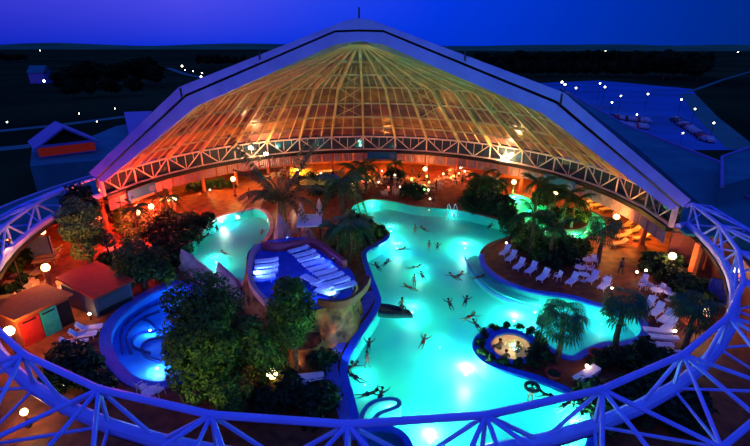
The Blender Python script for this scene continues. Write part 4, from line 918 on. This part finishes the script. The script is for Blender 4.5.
for k_, w_ in ((3.5,1600),(6.5,1200),(11.5,1200),(14.5,900)):  # uplights added to warm the lower dome glazing
    p = pol(DC, RR-.1, ka(k_), ZT+.25); T = thing('added_uplight', 'small amber uplight added on the base truss, '+{3.5:'far left',6.5:'left of centre',11.5:'right of centre',14.5:'far right'}[k_], 'spotlight', p)
    MB().lathe([(.12,0),(.16,.05),(.16,.2),(.12,.22)], 10).build('housing', METALD, T); c_ = pol(DC, 22, ka(k_), 14); lamp('bulb', (0,0,.5), w_, (1,.42,.1), .15, T, 140, c_)

# ================================================================== people
def skin_mesh(name, joints, bones, m_, sub=2):
    me = bpy.data.meshes.new('tmp'); ks = list(joints); me.from_pydata([joints[k][0] for k in ks], [(ks.index(a), ks.index(b)) for a, b in bones], []); me.update()
    o = bpy.data.objects.new('tmp', me); COL.objects.link(o); md = o.modifiers.new('s', 'SKIN'); md.use_smooth_shade = True
    for i, k in enumerate(ks):
        r = joints[k][1]; me.skin_vertices[0].data[i].radius = (r, r) if not isinstance(r, tuple) else r
    me.skin_vertices[0].data[0].use_root = True
    o.modifiers.new('u', 'SUBSURF').levels = sub
    dg = bpy.context.evaluated_depsgraph_get(); dg.update(); m2 = bpy.data.meshes.new_from_object(o.evaluated_get(dg)); m2.name = name
    bpy.data.objects.remove(o); m2.materials.clear(); m2.materials.append(m_); return m2
def figure(pose):
    J = {}; B = []
    def j(n, p, r, par=None):
        J[n] = (p, r)
        if par: B.append((par, n))
    if pose == 'stand' or pose == 'wade':
        st = .18
        j('pel', (0,0,.95), (.15,.11)); j('bel', (0,0,1.1), (.13,.1), 'pel'); j('che', (0,.0,1.32), (.17,.11), 'bel'); j('nek', (0,0,1.47), .06, 'che'); j('jaw', (0,-.02,1.56), .075, 'nek'); j('hed', (0,-.01,1.67), .1, 'jaw'); j('top', (0,0,1.74), .07, 'hed')
        for s_, n in ((-1,'l'),(1,'r')):
            j('hip'+n, (.09*s_,0,.88), .095, 'pel'); j('kne'+n, (.11*s_,-st*s_*.6,.5), .065, 'hip'+n); j('ank'+n, (.12*s_,-st*s_*.9+.03,.09), .042, 'kne'+n); j('toe'+n, (.13*s_,-st*s_*.9-.16,.03), .035, 'ank'+n)
            j('sho'+n, (.19*s_,0,1.4), .06, 'che'); j('elb'+n, (.27*s_,.02,1.12), .043, 'sho'+n); j('wri'+n, (.3*s_,-.1,.9), .03, 'elb'+n); j('pal'+n, (.31*s_,-.14,.82), .036, 'wri'+n)
            for f_ in range(4): j('f%d%s' % (f_, n), (.30*s_+.01, -.185+.025*f_, .75-.01*(f_ in (1,2))), .012, 'pal'+n)
            j('th'+n, (.27*s_,-.19,.8), .013, 'pal'+n)
    elif pose == 'swim':      # face down, stretched, arms spread forward: +X is the heading
        j('pel', (-.25,0,-.06), (.14,.1)); j('bel', (-.05,0,-.04), (.13,.1), 'pel'); j('che', (.18,0,-.02), (.17,.11), 'bel'); j('nek', (.34,0,.05), .06, 'che'); j('jaw', (.43,0,.09), .075, 'nek'); j('hed', (.48,0,.17), .1, 'jaw'); j('top', (.48,0,.25), .07, 'hed')
        for s_, n in ((-1,'l'),(1,'r')):
            j('hip'+n, (-.35,.09*s_,-.09), .09, 'pel'); j('kne'+n, (-.75,.16*s_,-.18-.05*s_), .062, 'hip'+n); j('ank'+n, (-1.15,.14*s_,-.14+.08*s_), .04, 'kne'+n); j('toe'+n, (-1.3,.14*s_,-.18), .03, 'ank'+n)
            j('sho'+n, (.27,.2*s_,-.02), .06, 'che'); j('elb'+n, (.5,.42*s_,.03), .045, 'sho'+n); j('wri'+n, (.75,.5*s_,.02), .03, 'elb'+n); j('pal'+n, (.84,.5*s_,.01), .036, 'wri'+n)
            for f_ in range(4): j('f%d%s' % (f_, n), (.93,.46*s_+.025*f_*s_,.0), .012, 'pal'+n)
            j('th'+n, (.87,.44*s_,0), .013, 'pal'+n)
    else:                      # sitting upright in water or on an edge
        j('pel', (0,0,.1), (.16,.13)); j('bel', (0,.03,.26), (.13,.1), 'pel'); j('che', (0,.04,.48), (.17,.11), 'bel'); j('nek', (0,.02,.63), .06, 'che'); j('jaw', (0,-.01,.72), .075, 'nek'); j('hed', (0,0,.83), .1, 'jaw'); j('top', (0,.01,.9), .07, 'hed')
        for s_, n in ((-1,'l'),(1,'r')):
            j('hip'+n, (.1*s_,-.05,.08), .095, 'pel'); j('kne'+n, (.14*s_,-.45,.12), .065, 'hip'+n); j('ank'+n, (.13*s_,-.5,-.3), .042, 'kne'+n); j('toe'+n, (.13*s_,-.66,-.36), .033, 'ank'+n)
            j('sho'+n, (.19*s_,.04,.56), .06, 'che'); j('elb'+n, (.3*s_,.1,.3), .043, 'sho'+n); j('wri'+n, (.26*s_,-.12,.18), .03, 'elb'+n); j('pal'+n, (.24*s_,-.2,.17), .036, 'wri'+n)
            for f_ in range(4): j('f%d%s' % (f_, n), (.21*s_+.02*f_*s_-.01,-.28,.155), .012, 'pal'+n)
            j('th'+n, (.18*s_,-.22,.18), .013, 'pal'+n)
    return J, B
def cap_mesh(c, r, back):
    m = MB(); N = 12; vs = []; L = 6
    for i in range(L):
        t = PI*.62*i/(L-1)
        for k in range(N):
            a = 2*PI*k/N; v = Vector((math.sin(t)*math.cos(a), math.sin(t)*math.sin(a), math.cos(t)))*r; vs.append(Vector(c)+v+Vector(back)*(i/L))
    m.add(vs, [(i*N+k, i*N+(k+1)%N, (i+1)*N+(k+1)%N, (i+1)*N+k) for i in range(L-1) for k in range(N)]); return m
def mk_person(pose, skinm, suit, hair):
    def f():
        T = thing('person', 'person', 'person'); J, B = figure(pose); me = skin_mesh('body', J, B, skinm); o = bpy.data.objects.new('body', me); COL.objects.link(o); o.parent = T
        h = Vector(J['hed'][0]); bk = {'stand':(0,.03,0),'wade':(0,.03,0),'sit':(0,.03,0),'swim':(-.03,0,0)}[pose]
        cap_mesh(h+Vector((0,0,.01)), .125, bk).build('hair', hair, T, smooth=True)
        fw = Vector((1,0,0)) if pose == 'swim' else Vector((0,-1,0)); sd = Vector((0,1,0)) if pose == 'swim' else Vector((1,0,0))
        f_ = MB(); f_.path([h+fw*.09-Vector((0,0,.01)), h+fw*.125-Vector((0,0,.03))], [.012,.016], 5)
        for s_ in (-1,1): f_.box(h+fw*.102+sd*.035*s_+Vector((0,0,.012)), (.014,.014,.014))
        f_.box(h+fw*.1-Vector((0,0,.06)), (.03,.03,.01)); f_.build('face', HAIR, T)
        p = Vector(J['pel'][0]); hl = Vector(J['hipl'][0])
        ax = (p-hl*.0); 
        if pose == 'swim': MB().path([(-.42,0,-.09),(-.3,0,-.07),(-.16,0,-.05)], 1, sq=(.33,.24)).build('swimsuit', suit, T)
        elif pose == 'sit': MB().lathe([(.17,.02),(.19,.12),(.17,.24)], 12).build('swimsuit', suit, T)
        else: MB().lathe([(.19,.80),(.2,.9),(.165,1.04)], 12).build('swimsuit', suit, T)
        return T
    return f
SK2 = mat('silhouette_skin', (.10,.05,.035), .6)  # skin darkened so swimmers show as silhouettes against the lit water
PS = {'stand': Proto(mk_person('stand', SKIN, SUITR, HAIR)), 'wade': Proto(mk_person('wade', SK2, SUITB, HAIR)), 'swim': Proto(mk_person('swim', SK2, SUITR, HAIR)), 'swim2': Proto(mk_person('swim', SKIN, SUITB, mat('fair_hair',(.3,.2,.08),.8))), 'sit': Proto(mk_person('sit', SKIN, SUITR, HAIR))}
WL = -.14
for px, py, k, an, lab in [(415,228,'wade',.5,'wading in the middle of the far pool, left of a pair'),(423,228.5,'swim',2.2,'swimming in the middle of the far pool, right of a pair'),(429,244,'wade',3,'wading in front of the far pair, left one'),(437.5,246,'swim',1.4,'swimming in front of the far pair, right one'),(402,249,'swim2',.4,'stretched out swimming over the bright lamp below the peninsula'),(387,262,'swim',1,'swimming near the left pool edge above the terrace, left'),(377,266,'swim',2,'close to the left pool edge beside the terrace palms'),(416,267,'swim',.1,'swimming with arms spread in the centre of the pool'),(414.5,278,'wade',0,'wading just below the centre of the pool, left one'),(422,275,'swim',1.8,'swimming just below the centre of the pool, right one'),(408,287,'swim2',2.6,'swimming above the rocky spit'),(424,340,'swim2',1.2,'swimming alone in the open middle water'),(449.5,303,'swim',1.7,'swimming alone left of the curved ledge'),(453,276,'swim',2.4,'swimming left of the curved ledge, far left of three'),(460,274.5,'swim',.7,'swimming left of the curved ledge, middle of three'),(480,277,'swim',.2,'swimming right on the curved ledge'),(466,300,'swim',1.2,'swimming with arms spread before the curved ledge'),(471,316,'swim2',.5,'swimming behind the whirlpool, upper one'),(475.5,324,'swim',1.9,'swimming behind the whirlpool, close to its rim'),(369,344,'swim',1.5,'playing by the lower left pool wall, farthest one'),(367,356,'wade',1,'by the lower left pool wall, second one'),(353,366,'swim',.6,'hugging the lower left pool wall near its corner'),(353,376,'swim',2.6,'hugging the lower left pool wall, below the corner'),(371,393,'swim',.2,'left of the pair beside the curved bench'),(381,394,'swim',1.3,'right of the pair beside the curved bench'),(547,395,'swim',2.8,'at the pool edge below the whirlpool, middle one'),(567,404,'swim',.5,'near the bottom right pool wall'),(224,253,'swim',2.5,'swimming in the middle of the lagoon'),(262,232,'swim',1.6,'by the right edge of the lagoon'),(215,222,'swim',1,'at the far left edge of the lagoon'),(217,228,'swim',2,'at the far left edge of the lagoon, nearer'),(206,236,'swim',1,'at the left edge of the lagoon'),(199,242,'swim',1.7,'at the left shore of the lagoon, nearest'),(503,215,'swim',1,'at the far right corner of the big pool'),(490,226,'swim',1,'in the blue water of the far right corner')]:
    z = WL+(-1.04 if k == 'wade' else .04); PS[k].put(Vector((at(px,py,WL).x, at(px,py,WL).y, z)), an, 'person '+lab+(', in red swimwear' if k in ('wade','swim2') else ', in dark swimwear'), None, .84)
for px, py, lab in ((500,342,'left one'),(518,345,'right one'),(506,353,'nearest one')):
    PS['sit'].put(Vector((at(px,py,0).x, at(px,py,0).y, -.62)), px, 'person sitting in the round whirlpool, '+lab)
PS['sit'].put(at(402,307,.35), .4, 'person sitting on the tip of the rocky spit')
for px, py, an, lab in [(620,274,.3,'walking across the orange floor on the right'),(433,206,1,'standing at the far edge of the pool'),(365,176,1,'standing among the far tables near the column'),(412,176,2,'standing at the far terrace right of the banner'),(447,180,0,'standing under the fascia at far right of the bar'),(455,184,1.4,'standing by the far red-lit seats'),(388,189,2.6,'standing between the far tables'),(346,190,.5,'standing by the short yellow counter'),(118,262,.3,'standing behind the speckled tree'),(128,214,2,'standing at the left end of the red bar'),(155,214,.9,'standing in front of the red bar'),(333,179,1.1,'standing at the long orange bar counter'),(372,183,.2,'among the far tables, beside the column on its right'),(379,179,1.6,'among the far tables below the centre banner'),(397,191,2.1,'standing at the far pool edge left of the planter'),(428,186,.7,'standing near the far globe lamp'),(419,182,2.9,'seen between the far globe lamp and the planter'),(436,191,1.9,'strolling behind the two fountain posts'),(284,186,.5,'standing by the date palm crown'),(322,187,1.5,'standing between the two green parasols'),(142,219,2.2,'in the red-lit garden before the bar, left one'),(163,214,.2,'in the red-lit garden before the bar, right one'),(250,200,1.2,'walking on the orange floor behind the lagoon'),(462,186,2.6,'under the fascia right of the red-lit seats')]:
    PS['stand'].put(at(px, py), an, 'person in dark swimwear '+lab)
# swim ring
sp = at(532,387,-.1); m = MB(); N, K = 20, 8; vs = []
for i in range(N):
    for k in range(K):
        a, b = 2*PI*i/N, 2*PI*k/K; r = .42+.13*math.cos(b); vs.append((r*math.cos(a), r*math.sin(a), .13*math.sin(b)))
m.add(vs, [(i*K+k, ((i+1)%N)*K+k, ((i+1)%N)*K+(k+1)%K, i*K+(k+1)%K) for i in range(N) for k in range(K)])
o = m.build('swim_ring', mat('dark_rubber_ring',(.05,.05,.05),.4), None, smooth=True); o.location = sp; tag(o, 'dark round swim ring floating at the pool edge below the whirlpool', 'swim ring')
PS['wade'].put(Vector((sp.x, sp.y, -1.35)), 0, 'person in red swimwear standing inside the dark swim ring')
# fountain posts at the far pool edge
for px in (447,453.5):
    T = thing('fountain_post', 'white water spout post rising at the far edge of the pool, %s one' % ('left' if px < 450 else 'right, brighter'), 'fountain', at(px, 216, -.14)); MB().path([(0,0,-.3),(0,0,1.5)], [.09,.05], 8).build('spout', WHITEP, T)
    MB().lathe([(.22,-.1),(.16,.05),(.08,.2)], 10).build('foot', WHITEP, T); MB().path([(0,0,1.5),(.15,0,1.7),(.4,0,1.2),(.55,0,0)], [.05,.06,.06,.1], 6).build('water_jet', WHITEP, T)
# flower pots near the whirlpool
for px, py, lab in ((553,378,'at the foot of the whirlpool fan palm'),(596,358,'at the right of the whirlpool peninsula')):
    T = thing('red_planter', 'round red clay planter '+lab, 'planter', at(px,py)); MB().lathe([(.35,0),(.55,.45),(.6,.5),(.5,.5),(.45,.42)], 16).build('pot', mat('red_clay',(.5,.05,.03),.6), T); MB().lathe([(.46,.38),(.4,.44)], 12).build('soil', LEAFD, T)
# red light over the bar corner, green and gold accents: small ceiling spots under the annex roof
for px, py, w, c, lab in [(138,224,4200,(1,.05,.02),'over the red bar, left'),(162,219,3800,(1,.06,.02),'over the red bar, right'),(118,245,2200,(1,.08,.03),'behind the speckled tree'),(150,232,2200,(1,.07,.03),'over the bank in front of the bar'),(205,190,2200,(1,.35,.06),'over the orange floor at far left'),(330,172,2400,ORC,'over the long bar counter'),(385,172,2600,ORC,'behind the centre banner'),(450,176,2600,(1,.15,.06),'over the far right seats'),(540,190,1800,ORC,'behind the channel palms'),(590,205,2200,ORC,'over the honey loungers'),(640,240,1600,ORC,'near the right end of the fascia')]:
    p = at(px, py, 0); T = thing('hanging_spotlight', 'small hanging spotlight '+lab, 'spotlight', (p.x, p.y, 3.6)); MB().path([(0,0,.4),(0,0,.05)], .03).build('rod', METALD, T); MB().lathe([(.05,.1),(.14,0),(.15,-.12),(.1,-.12)], 10).build('shade', METALD, T)
    lamp('bulb', (0,0,-.3), w, c, .15, T)
for px, py, w, c, lab in [(545,256,120,(.8,1,.25),'yellow green garden spotlight in the middle bed'),(577,259,100,(.3,1,.2),'green garden spotlight at the right of the middle bed'),(686,268,80,(.4,1,.15),'green garden spotlight beside the orange pillar'),(352,258,160,(.7,1,.5),'garden spotlight under the peninsula palms'),(184,268,60,(.1,1,.2),'green garden spotlight in the lagoon corner'),(343,232,160,(.6,1,.4),'garden spotlight at the foot of the tall peninsula palm'),(284,240,700,(1,.75,.3),'garden spotlight added to brighten the tallest date palm')]:  # the date palm's spotlight is added to brighten its dim fronds
    p = at(px, py); spotfix((p.x, p.y, 0), (p.x, p.y+.3, 3), w, c, lab, 150)
# ------------------------------------------------------------------ tell alike things apart by their order from the left
ORD = ['first','second','third','fourth','fifth','sixth','seventh','eighth','ninth','tenth','eleventh','twelfth','thirteenth','fourteenth','fifteenth','sixteenth','seventeenth','eighteenth']
byl = {}
for o in COL.objects:
    if o.parent is None and 'label' in o.keys(): byl.setdefault(o['label'], []).append(o)
for l, os_ in byl.items():
    if 1 < len(os_) <= 18 and len(l.split()) <= 13:
        def sx_(o): d = o.location; return d.x/max(1, d.y*CP+(HC-d.z)*SP)
        for i, o in enumerate(sorted(os_, key=sx_)): o['label'] = l+', '+ORD[i]+' from left'
